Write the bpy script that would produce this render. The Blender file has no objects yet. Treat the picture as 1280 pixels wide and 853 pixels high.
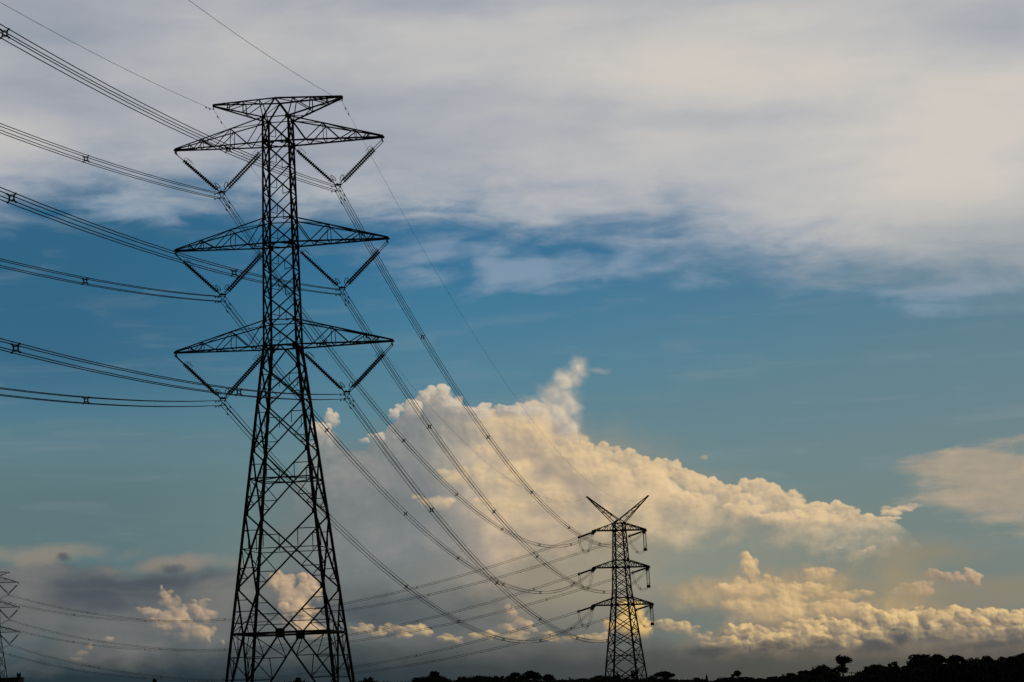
import bpy, bmesh, math, random
from mathutils import Vector, Matrix

scene = bpy.context.scene
COL = scene.collection
R = math.radians
rng = random.Random(7)

# ------------------------------------------------------------------ camera
PW, PH, FPX = 1280.0, 853.0, 2996.0            # photograph size and its focal length in pixels
PITCH, ROLL = R(8.268), R(2.177)
CAM = Vector((0, 0, 1.7))
_F = Vector((0, math.cos(PITCH), math.sin(PITCH)))
_U = Vector((0, -math.sin(PITCH), math.cos(PITCH)))
_R = Vector((1, 0, 0))
RIGHT = _R * math.cos(ROLL) - _U * math.sin(ROLL)
UP = _R * math.sin(ROLL) + _U * math.cos(ROLL)
cam_data = bpy.data.cameras.new('camera')
cam_data.sensor_width = 36.0
cam_data.lens = FPX / PW * 36.0
cam_data.clip_start = 0.5
cam_data.clip_end = 60000.0
cam = bpy.data.objects.new('camera', cam_data)
COL.objects.link(cam)
cam.matrix_world = Matrix.Translation(CAM) @ Matrix((RIGHT, UP, -_F)).transposed().to_4x4()
scene.camera = cam


def ray(x, y):
    return (_F + RIGHT * ((x - PW / 2) / FPX) - UP * ((y - PH / 2) / FPX)).normalized()


def sky_at(x, y):
    """compass bearing and elevation in degrees of a direction seen in the photograph"""
    d = ray(x, y)
    return math.degrees(math.atan2(d.x, d.y)), math.degrees(math.asin(d.z))


def at(x, y, dist):
    """the point in the world at a given forward distance on that direction"""
    d = ray(x, y)
    return CAM + d * (dist / d.y)


# ------------------------------------------------------------------ exposure
scene.view_settings.view_transform = 'Standard'
scene.view_settings.look = 'None'
scene.view_settings.exposure = 0.0
scene.view_settings.gamma = 1.0
scene.view_settings.use_curve_mapping = False
scene.cycles.use_adaptive_sampling = True
scene.cycles.adaptive_threshold = 0.02
scene.cycles.adaptive_min_samples = 16
scene.cycles.use_denoising = False
scene.cycles.max_bounces = 4

# ------------------------------------------------------------------ sun: low in the evening, off to the right and behind
SUN_EL, SUN_AZ = R(3.0), R(112.0)
sun_data = bpy.data.lights.new('sun', 'SUN')
sun_data.energy = 0.12                          # the ground already lies in the shade of the evening cloud
sun_data.angle = R(0.5)
sun_data.color = (1.0, 0.72, 0.45)
sun = bpy.data.objects.new('sun', sun_data)
COL.objects.link(sun)
_sd = Vector((math.sin(SUN_AZ) * math.cos(SUN_EL), math.cos(SUN_AZ) * math.cos(SUN_EL), math.sin(SUN_EL)))
sun.rotation_euler = _sd.to_track_quat('Z', 'Y').to_euler()

# ------------------------------------------------------------------ sky
world = bpy.data.worlds.new('World')
scene.world = world
world.use_nodes = True
world.cycles.sampling_method = 'MANUAL'
world.cycles.sample_map_resolution = 256
NT = world.node_tree


def lin(r, g, b):
    f = lambda c: (c / 255 / 12.92) if c / 255 <= 0.04045 else ((c / 255 + 0.055) / 1.055) ** 2.4
    return (f(r), f(g), f(b))


def nd(kind, **kw):
    n = NT.nodes.new(kind)
    for k, v in kw.items():
        setattr(n, k, v)
    return n


def put(sock, v):
    if isinstance(v, S):
        NT.links.new(v.s, sock)
    elif isinstance(v, bpy.types.NodeSocket):
        NT.links.new(v, sock)
    else:
        sock.default_value = v


class S:
    """a number in the sky's node tree, with arithmetic"""
    def __init__(self, s):
        self.s = s

    def _m(self, op, *a):
        n = nd('ShaderNodeMath', operation=op)
        for i, v in enumerate(a):
            put(n.inputs[i], v)
        return S(n.outputs[0])

    def __add__(self, o): return self._m('ADD', self, o)
    __radd__ = __add__
    def __sub__(self, o): return self._m('SUBTRACT', self, o)
    def __rsub__(self, o): return self._m('SUBTRACT', o, self)
    def __mul__(self, o): return self._m('MULTIPLY', self, o)
    __rmul__ = __mul__
    def __truediv__(self, o): return self._m('DIVIDE', self, o)
    def __pow__(self, o): return self._m('POWER', self, o)
    def max(self, o): return self._m('MAXIMUM', self, o)
    def min(self, o): return self._m('MINIMUM', self, o)
    def sqrt(self): return self._m('SQRT', self)
    def exp(self): return self._m('EXPONENT', self)
    def abs(self): return self._m('ABSOLUTE', self)
    def smax(self, o, k): return self._m('SMOOTH_MAX', self, o, k)

    def step(self, a, b, lo=0.0, hi=1.0):
        n = nd('ShaderNodeMapRange', interpolation_type='SMOOTHSTEP', clamp=False)
        put(n.inputs[0], self)
        for i, v in enumerate((a, b, lo, hi)):
            put(n.inputs[i + 1], v)
        return S(n.outputs[0])

    def ramp(self, a, b, lo=0.0, hi=1.0):
        k = (hi - lo) / (b - a)
        v = self._m('MULTIPLY_ADD', self, k, lo - a * k)
        return v.max(min(lo, hi)).min(max(lo, hi))

    def curve(self, pts):
        """piecewise smooth function through (x, y) points, flat beyond its ends"""
        pts = sorted(pts)
        x0, x1 = pts[0][0], pts[-1][0]
        y0, y1 = min(p[1] for p in pts), max(p[1] for p in pts)
        y1 = y1 if y1 > y0 else y0 + 1
        n = nd('ShaderNodeFloatCurve')
        c = n.mapping.curves[0]
        q = [((x - x0) / (x1 - x0), (y - y0) / (y1 - y0)) for x, y in pts]
        c.points[0].location = q[0]
        c.points[1].location = q[-1]
        for p in q[1:-1]:
            c.points.new(*p)
        n.mapping.use_clip = False
        n.mapping.update()
        put(n.inputs['Value'], self.ramp(x0, x1))
        return S(n.outputs[0]) * (y1 - y0) + y0


def vec(x, y, z=0.0):
    n = nd('ShaderNodeCombineXYZ')
    for i, v in enumerate((x, y, z)):
        put(n.inputs[i], v)
    return n.outputs[0]


def noise(x, y, detail=4, rough=0.5, dist=0.0, both=False):
    n = nd('ShaderNodeTexNoise', noise_dimensions='2D')
    put(n.inputs['Vector'], vec(x, y))
    n.inputs['Scale'].default_value = 1.0
    n.inputs['Detail'].default_value = detail
    n.inputs['Roughness'].default_value = rough
    n.inputs['Distortion'].default_value = dist
    if both:
        s = nd('ShaderNodeSeparateColor')
        NT.links.new(n.outputs['Color'], s.inputs[0])
        return S(s.outputs[0]) - 0.5, S(s.outputs[1]) - 0.5
    return S(n.outputs[0])


def billow(x, y, scale, detail, rough=0.5):
    """rounded heads of a heaped cloud: 1 on a head, falling into the creases"""
    n = nd('ShaderNodeTexVoronoi', voronoi_dimensions='2D', feature='SMOOTH_F1')
    put(n.inputs['Vector'], vec(x, y))
    n.inputs['Scale'].default_value = scale
    n.inputs['Detail'].default_value = detail
    n.inputs['Roughness'].default_value = rough
    n.inputs['Lacunarity'].default_value = 2.13
    n.inputs['Smoothness'].default_value = 0.35
    n.normalize = True
    return 1.0 - S(n.outputs['Distance']) * 1.6


def mix(c0, c1, f):
    n = nd('ShaderNodeMix', data_type='RGBA')
    put(n.inputs[0], f)
    for i, c in ((6, c0), (7, c1)):
        if isinstance(c, tuple):
            n.inputs[i].default_value = (*c, 1.0)
        else:
            NT.links.new(c, n.inputs[i])
    return n.outputs[2]


def shades(f, stops):
    """colour along f through (position, colour) stops"""
    n = nd('ShaderNodeValToRGB')
    e = n.color_ramp.elements
    while len(e) < len(stops):
        e.new(0.5)
    lo, hi = stops[0][0], stops[-1][0]
    for k, (p, c) in enumerate(stops):
        e[k].position = (p - lo) / (hi - lo)
        e[k].color = (*lin(*c), 1.0)
    put(n.inputs[0], f.ramp(lo, hi))
    return n.outputs[0]


def build_sky():
    tc = nd('ShaderNodeTexCoord')
    sep = nd('ShaderNodeSeparateXYZ')
    NT.links.new(tc.outputs['Generated'], sep.inputs[0])
    X, Y, Z = (S(o) for o in sep.outputs)
    A = X._m('ARCTAN2', X, Y) * 57.29578               # bearing, degrees, 0 = north, + = east
    E = Z.max(-1.0).min(1.0)
    E = E._m('ARCSINE', E) * 57.29578                  # elevation, degrees
    PX = 1 / 52.3                                      # degrees that one photograph pixel spans

    def P(x, y):
        return sky_at(x, y)

    def prof(pts):
        return [P(x, y) for x, y in pts]

    # shared turbulence
    w1, w2 = noise(A * 0.55, E * 0.55, 5, 0.52, 0, True)
    v1, v2 = noise(A * 2.3 + 17.0, E * 2.3 + 5.0, 4, 0.55, 0, True)
    Aw, Ew = A + w1 * 0.45 + v1 * 0.17, E + w2 * 0.38 + v2 * 0.16
    Ab, Eb = A + w1 * 0.8 + v1 * 0.16, E + w2 * 0.8 + v2 * 0.16
    B0 = billow(Ab, Eb, 1.25, 2.2, 0.42)
    B1 = billow(Ab + 0.09, Eb + 0.08, 1.25, 2.2, 0.42)
    relief = B0 - B1                                   # heads face the low sun on the right
    fine = noise(A * 1.1 + 3.0, E * 1.6 + 9.0, 5, 0.6)
    broad = noise(A * 0.45 + 8.0, E * 0.62 + 1.0, 4, 0.5)

    # ---------------- clear air: the sky model, graded
    sk = nd('ShaderNodeTexSky', sky_type='NISHITA', sun_disc=False)
    sk.sun_elevation, sk.sun_rotation = SUN_EL, SUN_AZ
    grade = shades(E, [(0, (100, 114, 112)), (2.6, (116, 127, 119)), (5.0, (100, 130, 136)), (7.4, (77, 125, 147)), (9.0, (57, 117, 149)),
                       (10.5, (39, 105, 145)), (14, (34, 96, 140)), (40, (32, 72, 116)), (90, (24, 52, 92))])
    air = mix(grade, lin(112, 128, 132), A.step(-3.0, 14.0) * 0.42 * E.step(16.0, 7.0))
    air = mix(air, lin(79, 110, 120), A.step(-2.5, -10.0) * 0.90 * E.step(7.5, 4.5))
    air = mix(air, lin(30, 90, 124), A.step(-1.0, -11.0) * E.step(5.5, 8.5) * 0.85)
    air = mix(air, sk.outputs[0], 0.012)
    thin = noise(A * 0.30 + 5.0 + w1 * 0.8, E * 2.1 + 14.0, 4, 0.55, 0.3)
    air = mix(air, lin(150, 160, 166), thin.step(0.50, 0.85) * 0.16)   # the thinnest of veils
    col = air

    drift = {}

    def soft(x, y, rx, ry, sw=1.2):
        if sw not in drift:
            drift[sw] = vec(A + w1 * sw, E + w2 * 0.5)
        a, e = P(x, y)
        ia, ie = 1 / (rx * PX), 1 / (ry * PX)
        q = nd('ShaderNodeVectorMath', operation='MULTIPLY_ADD')
        NT.links.new(drift[sw], q.inputs[0])
        q.inputs[1].default_value = (ia, ie, 0)
        q.inputs[2].default_value = (-a * ia, -e * ie, 0)
        l = nd('ShaderNodeVectorMath', operation='LENGTH')
        NT.links.new(q.outputs[0], l.inputs[0])
        return 1.0 - S(l.outputs['Value'])

    # ---------------- high sheet of layered cloud
    edge = A.curve(prof([(-300, 300), (0, 282), (120, 262), (260, 262), (330, 272), (480, 286), (600, 302), (760, 305),
                         (900, 326), (1000, 346), (1120, 356), (1280, 380), (1500, 395)]))
    st1 = noise(A * 0.14 + 4.0, E * 0.55 + 2.0 + w1 * 0.2, 4, 0.5, 0.2)
    st2 = noise(A * 0.40 + 11.0 + w2 * 0.3, E * 1.35 + 31.0, 4, 0.5, 0.35)
    st3 = noise(A * 1.15 + 3.3 + w1 * 0.6, E * 3.6 + 12.0, 4, 0.6, 0.3)
    dk = E - edge + (st1 - 0.5) * 1.0 + (st2 - 0.5) * 1.6 + (st3 - 0.5) * 0.6
    cover = dk.step(A.ramp(0.0, 12.0, -0.35, -0.85), A.ramp(0.0, 12.0, 0.95, 1.35))
    ws = soft(650, 340, 90, 34).max(soft(866, 356, 60, 18) - 0.08).max(soft(540, 345, 90, 22) - 0.05).max(soft(150, 258, 130, 24))
    ws = ws.max(soft(1170, 374, 190, 24) - 0.1).max(soft(560, 316, 130, 30)).max(soft(770, 330, 110, 26))
    wisp = (ws * 0.9 + (st2 - 0.5) * 2.6 + (fine - 0.5) * 0.5).step(-0.15, 0.95) * (ws * 3.0 + 1.2).max(0.0).min(1.0) * 0.75
    ds = noise(A * 0.09 + 1.3, E * 0.36 + 7.7, 3, 0.45, 0.1)
    tone = (st3 - 0.5) * 0.10 + ds * 0.85 + st1 * 0.40 + (st2 - 0.5) * 0.18 + A.ramp(-12, 12, 0.0, 0.12) - 0.15
    br = soft(960, 70, 260, 75, .4).max(soft(1130, 225, 260, 80, .4)).max(soft(260, 150, 120, 60) * 0.7).max(0.0)
    dkp = soft(1030, 142, 340, 24, .4).max(soft(1270, 40, 140, 55, .4)).max(soft(640, 0, 460, 26, .4)).max(soft(60, 90, 220, 90) * 0.7).max(soft(110, 200, 180, 40) * 0.7).max(0.0)
    tone = tone + br * 0.24 - dkp * 0.20
    deck = shades(tone, [(0.06, (138, 151, 165)), (0.28, (161, 166, 176)), (0.44, (176, 178, 183)),
                         (0.62, (192, 191, 190)), (0.86, (210, 203, 194))])
    deck = mix(lin(108, 138, 166), deck, dk.step(-0.3, 1.9, 0.2, 1.0))
    deck = mix(deck, lin(64, 74, 96), E.step(17.0, 48.0))
    deck = mix(deck, lin(148, 158, 162), A.step(4.0, 12.0) * E.step(11.8, 9.2) * 0.7)
    col = mix(air, lin(138, 158, 178), wisp)
    upper = mix(col, deck, cover * 0.97)               # the sky above about eight degrees; the heaped clouds lie below

    # ---------------- soft tan cloud low on the right
    col = air
    tn = soft(1275, 604, 150, 58, .5).max(soft(1205, 580, 96, 22, .5)).max(soft(1400, 620, 190, 80)) + (st2 - 0.5) * 0.7 + (st3 - 0.5) * 0.5
    col = mix(col, shades(fine * 0.4 + st3 * 0.35 + st2 * 0.3, [(0.3, (150, 143, 131)), (0.7, (184, 166, 142))]), tn.step(0.0, 0.50) * 0.86)
    tn2 = soft(1240, 742, 170, 30, .5).max(soft(1160, 690, 120, 26) * 0.6) + (st2 - 0.5) * 0.3
    col = mix(col, lin(150, 136, 112), tn2.step(0.0, 0.6) * 0.55)

    # ---------------- ellipses that heaped clouds are made of; the field and how it faces the sun
    here, sunward = vec(Aw, Ew), vec(Aw + 0.07, Ew + 0.06)

    def heap(blobs, disp=None, k=0.05):
        def field(p):
            f = None
            for x, y, rx, ry in blobs:
                a, e = P(x, y)
                ia, ie, m = 1 / (rx * PX), 1 / (ry * PX), min(rx, ry) * PX
                q = nd('ShaderNodeVectorMath', operation='MULTIPLY_ADD')
                NT.links.new(p, q.inputs[0])
                q.inputs[1].default_value = (ia, ie, 0)
                q.inputs[2].default_value = (-a * ia, -e * ie, 0)
                l = nd('ShaderNodeVectorMath', operation='LENGTH')
                NT.links.new(q.outputs[0], l.inputs[0])
                d = S(l.outputs['Value'])._m('MULTIPLY_ADD', S(l.outputs['Value']), -m, m)
                f = d if f is None else f.smax(d, k)
            return f
        f0, f1 = field(here), field(sunward)
        if disp is None:
            disp = (B0 - 0.5) * 0.20
        return f0 + disp, (f0 - f1) * 7.0

    # ---------------- veil under the great cloud, warm towards the right
    vl = soft(690, 690, 330, 190, .6).max(soft(480, 690, 190, 170, .6)).max(soft(900, 700, 230, 110, .6))
    veil = shades(A + (fine - 0.5) * 2.0, [(-7.0, (103, 111, 113)), (-3.2, (115, 122, 122)), (-0.6, (146, 138, 122)), (2.0, (158, 148, 127)),
                                           (4.0, (136, 141, 130)), (7.5, (130, 136, 126))])
    veil = mix(lin(100, 105, 104), veil, E.step(0.8, 2.6))
    col = mix(col, veil, (vl + (fine - 0.5) * 0.35).step(0.02, 0.55) * 0.93)

    # ---------------- the great heaped cloud
    top = Aw.curve(prof([(368, 640), (390, 552), (410, 536), (428, 546), (442, 562), (468, 550), (490, 524), (520, 500), (545, 490),
                         (566, 498), (600, 508), (640, 508), (662, 500), (690, 500), (716, 530), (726, 556), (760, 568), (800, 582),
                         (822, 586), (850, 604), (892, 612), (930, 612), (962, 621), (1000, 630), (1050, 640), (1095, 648), (1120, 655),
                         (1150, 700)]))
    bot = A.curve(prof([(360, 760), (500, 730), (600, 730), (660, 712), (740, 676), (800, 664), (880, 663), (960, 668), (1040, 662), (1150, 655)]))
    d = top - Ew + (B0 - 0.6) * 0.26
    body = d.step(0.0, 0.10) * (E - bot + (fine - 0.5) * 1.4 + (broad - 0.5) * 1.6).step(-0.7, 0.9)
    body = body * (A + (fine - 0.5) * 1.2 + (broad - 0.5)).step(-6.0, -4.1)
    ds_ = A.curve(prof([(380, 560), (470, 530), (560, 500), (690, 515), (800, 590), (1000, 632), (1140, 662)])) - E
    east = A.step(-2.7, 0.6)
    near = (ds_.max(0.0) * -0.85).exp()
    lit = 0.36 + east * 0.26 + relief * 1.0 * (near * 0.8 + 0.05) + (broad - 0.5) * (east * 0.9 + 0.45) * (1.0 - near * 0.4) + (fine - 0.5) * 0.35 + (ds_.max(0.0) * -4.0).exp() * 0.16
    lit = lit + near * east * 0.14 - ds_.step(1.2, 3.0) * 0.10
    cb_w = shades(lit, [(0.05, (132, 127, 122)), (0.3, (156, 146, 134)), (0.5, (182, 164, 142)), (0.72, (214, 188, 150)), (1.0, (236, 208, 164))])
    cb_g = shades(lit, [(0.05, (112, 119, 121)), (0.3, (124, 129, 130)), (0.5, (142, 143, 140)), (0.72, (182, 173, 160)), (1.0, (216, 202, 182))])
    col = mix(col, mix(cb_g, cb_w, east), body * 0.95)
    N0 = billow(Aw * 1.0 + 13.7, Ew * 1.15 + 9.6, 2.2, 2, 0.42)
    N1 = billow(Aw * 1.0 + 13.755, Ew * 1.15 + 9.655, 2.2, 2, 0.42)
    nrel = N0 - N1

    # ---- rounded heads laid one over another, each with its own lit crown and shaded foot
    u1, u2 = noise(A * 6.5 + 31.0, E * 6.5 + 2.0, 3, 0.55, 0, True)
    head_at = vec(A + w1 * 0.18 + v1 * 0.14 + u1 * 0.09 + N0 * 0.002, E + w2 * 0.16 + v2 * 0.14 + u2 * 0.08)
    grain0 = N0 - 0.55
    hrg = random.Random(11)

    def lobes(name, mains, kids=3, edge=0.16, disp=0.16, inner=1, foot=(-0.85, 0.15), sun=(0.60, 0.80)):
        """scalar light and cover of a stack of heads, built in a node group of its own"""
        global NT
        outer = NT
        tree = bpy.data.node_groups.new(name, 'ShaderNodeTree')
        for nm, ty in (('at', 'NodeSocketVector'), ('grain', 'NodeSocketFloat')):
            tree.interface.new_socket(nm, in_out='INPUT', socket_type=ty)
        for nm in ('light', 'cover'):
            tree.interface.new_socket(nm, in_out='OUTPUT', socket_type='NodeSocketFloat')
        NT = tree
        gi, go = nd('NodeGroupInput'), nd('NodeGroupOutput')
        pos, grain = gi.outputs[0], S(gi.outputs[1])
        out = []
        for x, y, rx, ry in sorted(mains, key=lambda m: m[1] - m[3] * 0.5):
            n = kids if min(rx, ry) >= 8 else max(0, kids - 2)
            for c in range(n):
                t = R(8 + 150 * (c + hrg.uniform(0.1, 0.9)) / n)
                f = hrg.uniform(0.34, 0.52)
                out.append((x + math.cos(t) * rx * 0.80, y - math.sin(t) * ry * 0.80, rx * f, ry * f * 1.1, 0.04, 0.95))
            out.append((x, y, rx, ry, 0.0, 0.95))
            if min(rx, ry) >= 9:
                for c in range(inner):
                    t = hrg.uniform(0.2, 2.6)
                    f = hrg.uniform(0.35, 0.5)
                    out.append((x + math.cos(t) * rx * 0.35, y - math.sin(t) * ry * 0.25 + ry * 0.15, rx * f, ry * f, 0.0, 0.7))
        L, C = None, None
        for x, y, rx, ry, lift, strength in out:
            a, e = P(x, y)
            ia, ie, m = 1 / (rx * PX), 1 / (ry * PX), min(rx, ry) * PX
            q = nd('ShaderNodeVectorMath', operation='MULTIPLY_ADD')
            NT.links.new(pos, q.inputs[0])
            q.inputs[1].default_value = (ia, ie, 0)
            q.inputs[2].default_value = (-a * ia, -e * ie, 0)
            l = nd('ShaderNodeVectorMath', operation='LENGTH')
            NT.links.new(q.outputs[0], l.inputs[0])
            r = grain._m('MULTIPLY_ADD', grain, -disp / (m + 0.08), S(l.outputs['Value']))
            d = nd('ShaderNodeVectorMath', operation='DOT_PRODUCT')
            NT.links.new(q.outputs[0], d.inputs[0])
            d.inputs[1].default_value = (sun[0], sun[1], 0)
            up = nd('ShaderNodeVectorMath', operation='DOT_PRODUCT')
            NT.links.new(q.outputs[0], up.inputs[0])
            up.inputs[1].default_value = (0.25, 1.0, 0)
            al = r.step(1.0, 1.0 - edge - 0.02 / m) * S(up.outputs['Value']).step(foot[0], foot[1], 0.0, strength)
            lt = S(d.outputs['Value'])._m('MULTIPLY_ADD', S(d.outputs['Value']), 0.30, 0.46 + lift + hrg.uniform(-0.05, 0.05))
            if L is None:
                L, C = lt * al, al
            else:
                for old, new in ((L, lt), (C, 1.0)):
                    mx = nd('ShaderNodeMix', data_type='FLOAT')
                    put(mx.inputs[0], al)
                    put(mx.inputs[2], old)
                    put(mx.inputs[3], new)
                    if old is L and new is lt:
                        nl = S(mx.outputs[0])
                    else:
                        C = S(mx.outputs[0])
                L = nl
        L = L / C.max(0.002)
        put(go.inputs[0], L)
        put(go.inputs[1], C)
        NT = outer
        g = nd('ShaderNodeGroup')
        g.node_tree = tree
        put(g.inputs[0], head_at)
        put(g.inputs[1], grain0)
        return S(g.outputs[0]), S(g.outputs[1])

    def heaped(col, name, mains, stops, alpha=0.95, gain=0.5, lift=0.0, **kw):
        l, c = lobes(name, mains, **kw)
        l = l + lift + (nrel + relief * 0.5) * gain + (fine - 0.5) * 0.30
        return mix(col, shades(l, stops), c * alpha)

    warm = [(0.08, (146, 137, 126)), (0.28, (166, 152, 133)), (0.48, (194, 173, 143)), (0.70, (221, 194, 152)), (1.0, (238, 210, 166))]
    col = heaped(col, 'great_cloud_flank', [(650, 548, 52, 40), (690, 566, 44, 34), (706, 576, 34, 28), (736, 598, 40, 26), (774, 602, 38, 24), (640, 612, 44, 34), (680, 632, 46, 26),
                 (605, 566, 14, 14), (597, 600, 26, 18), (567, 602, 26, 16), (620, 640, 36, 22), (545, 632, 24, 12), (519, 622, 10, 6)],
                 warm, 0.68, 0.6, 0.05, kids=2, edge=0.45, inner=1, foot=(-0.7, 0.5))
    col = heaped(col, 'great_cloud_ridge', [(719, 563, 13, 12), (730, 575, 25, 18), (750, 571, 21, 15), (771, 574, 19, 13), (790, 579, 20, 15), (808, 592, 26, 17), (834, 590, 19, 16), (812, 606, 28, 20),
                 (852, 603, 20, 15), (876, 613, 25, 18), (899, 612, 14, 10), (913, 624, 22, 14), (931, 611, 14, 11), (951, 615, 20, 13), (970, 624, 28, 15), (926, 640, 26, 13),
                 (988, 630, 22, 13), (1010, 639, 27, 12), (1040, 637, 18, 9), (1057, 644, 22, 9), (1032, 652, 40, 11), (1078, 651, 32, 8), (1106, 652, 20, 7), (1112, 643, 18, 6), (1128, 638, 14, 5), (860, 632, 34, 14), (980, 650, 40, 11)],
                 warm, 0.93, 0.45, 0.04, kids=3, edge=0.20)
    pale = [(0.08, (128, 132, 133)), (0.28, (142, 143, 141)), (0.48, (166, 160, 151)), (0.70, (206, 191, 170)), (1.0, (230, 213, 186))]
    col = heaped(col, 'great_cloud_heads', [(541, 496, 16, 14), (554, 500, 17, 16), (529, 499, 10, 11), (516, 512, 14, 14), (501, 511, 8, 8), (493, 519, 9, 9), (470, 548, 12, 8), (457, 553, 8, 6),
                 (414, 527, 13, 13), (400, 541, 14, 14), (566, 512, 18, 16), (590, 518, 28, 14), (640, 516, 30, 10)], pale, 0.92, 0.4, 0.05, kids=2, edge=0.2)
    # the torn plume that rises from it
    pl, ps = heap([(698, 505, 38, 32), (690, 491, 29, 19), (709, 477, 24, 23), (724, 459, 19, 21), (672, 511, 44, 21), (704, 530, 25, 27)], (B0 - 0.5) * 0.1)
    tail = soft(748, 462, 18, 6)
    al = (pl + (fine - 0.5) * 0.30).step(0.0, 0.38) * 0.88
    col = mix(col, shades(relief * 1.2 + fine * 0.9, [(0.1, (152, 153, 150)), (0.45, (182, 174, 162)), (0.8, (216, 202, 180))]),
              al.max(tail.step(0.0, 0.9) * 0.30))

    # ---------------- warm cumulus further down
    cream = [(0.1, (140, 129, 112)), (0.4, (170, 149, 120)), (0.65, (204, 174, 130)), (0.95, (232, 198, 146))]
    pink = [(0.1, (104, 104, 100)), (0.4, (146, 132, 116)), (0.65, (184, 158, 130)), (0.95, (218, 188, 150))]
    cm = soft(985, 748, 130, 52, .6).max(soft(1090, 775, 120, 34, .6)).max(soft(900, 745, 90, 30, .6)) + (fine - 0.5) * 0.5 + (N0 - 0.5) * 0.3
    col = mix(col, shades(fine * 0.7 + relief, [(0.2, (158, 142, 116)), (0.6, (190, 164, 122))]), cm.step(0.0, 0.6) * 0.75)
    col = heaped(col, 'warm_tower', [(937, 716, 14, 20), (948, 735, 16, 20), (965, 738, 18, 16), (925, 745, 28, 20), (985, 752, 24, 18), (1024, 720, 26, 10), (1008, 742, 34, 14),
                 (1060, 745, 28, 8), (960, 770, 60, 20), (1040, 764, 46, 14), (1085, 744, 16, 6)],
                 cream, 0.90, 0.7, 0.07, kids=3, edge=0.34, foot=(-0.9, 0.3))
    col = heaped(col, 'small_scraps', [(1138, 634, 15, 5), (1106, 635, 11, 5), (1090, 687, 9, 6), (1078, 690, 7, 4), (1116, 677, 8, 6), (1045, 684, 10, 3), (882, 574, 7, 6), (1152, 735, 20, 10), (1130, 742, 20, 8)],
                 [(0.1, (126, 131, 127)), (0.4, (156, 151, 139)), (0.65, (190, 173, 148)), (0.95, (216, 194, 158))], 0.80, 0.6, 0.04, kids=1, edge=0.35)
    col = heaped(col, 'pink_scrap', [(1162, 720, 12, 9), (1178, 724, 20, 10), (1192, 724, 16, 9), (1212, 722, 14, 10), (1220, 728, 8, 8), (1150, 740, 28, 11)],
                 pink, 0.90, 0.5, 0.02, kids=2, edge=0.25)
    col = heaped(col, 'bright_heap', [(788, 772, 20, 22), (774, 784, 22, 14), (806, 786, 14, 13), (795, 792, 22, 12)],
                 [(0.1, (190, 152, 90)), (0.5, (222, 182, 108)), (0.9, (244, 206, 134))], 0.85, 0.5, 0.05, kids=3, edge=0.40, foot=(-0.8, 0.4))
    col = heaped(col, 'small_tower', [(634, 762, 6, 9), (641, 772, 9, 11), (650, 783, 14, 9), (632, 786, 12, 7), (664, 789, 10, 5)], pink, 0.9, 0.5, 0.08, kids=2, edge=0.25)
    # glow of the sunlit murk between the banks
    glow = soft(1125, 735, 70, 60, .5).max(soft(1060, 740, 120, 60, .5) * 0.6)
    col = mix(col, lin(178, 152, 108), (glow + (fine - 0.5) * 0.4).step(0.0, 0.9) * 0.45)

    # ---------------- grey layers low on the left
    gl = soft(110, 755, 330, 62).max(soft(300, 790, 420, 60)) + (st2 - 0.5) * 0.8 + (fine - 0.5) * 0.5
    col = mix(col, shades(st2 * 0.6 + broad * 0.5, [(0.25, (68, 78, 85)), (0.5, (91, 97, 100)), (0.75, (120, 120, 117))]), gl.step(-0.02, 0.45) * 0.92)
    lb = soft(60, 692, 130, 16).max(soft(225, 706, 120, 15)) + (st2 - 0.5) * 1.2 + (fine - 0.5) * 0.6
    col = mix(col, lin(146, 136, 124), lb.step(0.0, 0.8) * 0.72)
    db = soft(112, 752, 100, 22).max(soft(82, 697, 16, 8)).max(soft(200, 712, 22, 8)).max(soft(150, 730, 120, 12))
    col = mix(col, lin(72, 80, 90), (db + (fine - 0.5) * 0.9).step(0.0, 0.8) * 0.7)
    lw = soft(225, 772, 85, 46, .6).max(soft(40, 765, 90, 40, .8) * 0.9).max(soft(120, 800, 110, 30) * 0.7)
    col = mix(col, lin(116, 115, 112), (lw + (fine - 0.5) * 0.7 + (broad - 0.5) * 0.5).step(0.0, 0.9) * 0.6)
    left = [(0.1, (88, 94, 99)), (0.33, (112, 111, 110)), (0.56, (164, 145, 124)), (0.92, (216, 185, 146))]
    col = heaped(col, 'left_heap', [(205, 745, 10, 12), (211, 757, 14, 13), (183, 766, 20, 9), (195, 776, 22, 13), (217, 771, 16, 14), (212, 790, 28, 24), (250, 757, 14, 8), (242, 772, 26, 18), (257, 775, 9, 10), (240, 792, 30, 16)],
                 left, 0.86, 0.6, -0.04, kids=2, edge=0.32, foot=(-0.65, 0.55), sun=(0.85, 0.53))
    col = heaped(col, 'left_scraps', [(104, 817, 10, 6), (112, 810, 6, 6), (96, 823, 12, 4), (134, 800, 8, 5), (261, 800, 3, 12), (279, 805, 6, 5)],
                 left, 0.7, 0.5, 0.02, kids=1, edge=0.35, sun=(0.85, 0.53))
    col = heaped(col, 'tower_heap', [(350, 736, 20, 20), (384, 735, 17, 16), (366, 752, 24, 20), (392, 745, 12, 12), (372, 772, 26, 18), (380, 790, 34, 14)],
                 left, 0.92, 0.6, 0.06, kids=3, edge=0.28, foot=(-0.9, 0.3))

    # ---------------- banks of small heaps along the skyline, nearer ones lower
    base = shades(A + (fine - 0.5) * 2.0, [(-12.0, (50, 62, 70)), (-4.0, (86, 92, 92)), (0.0, (98, 98, 95)), (4.0, (106, 104, 99)), (12.0, (118, 110, 100))])
    lay = E - A.curve(prof([(-100, 880), (300, 860), (430, 796), (600, 800), (820, 795), (900, 800), (1000, 792), (1100, 776), (1280, 772), (1500, 780)]))
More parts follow.
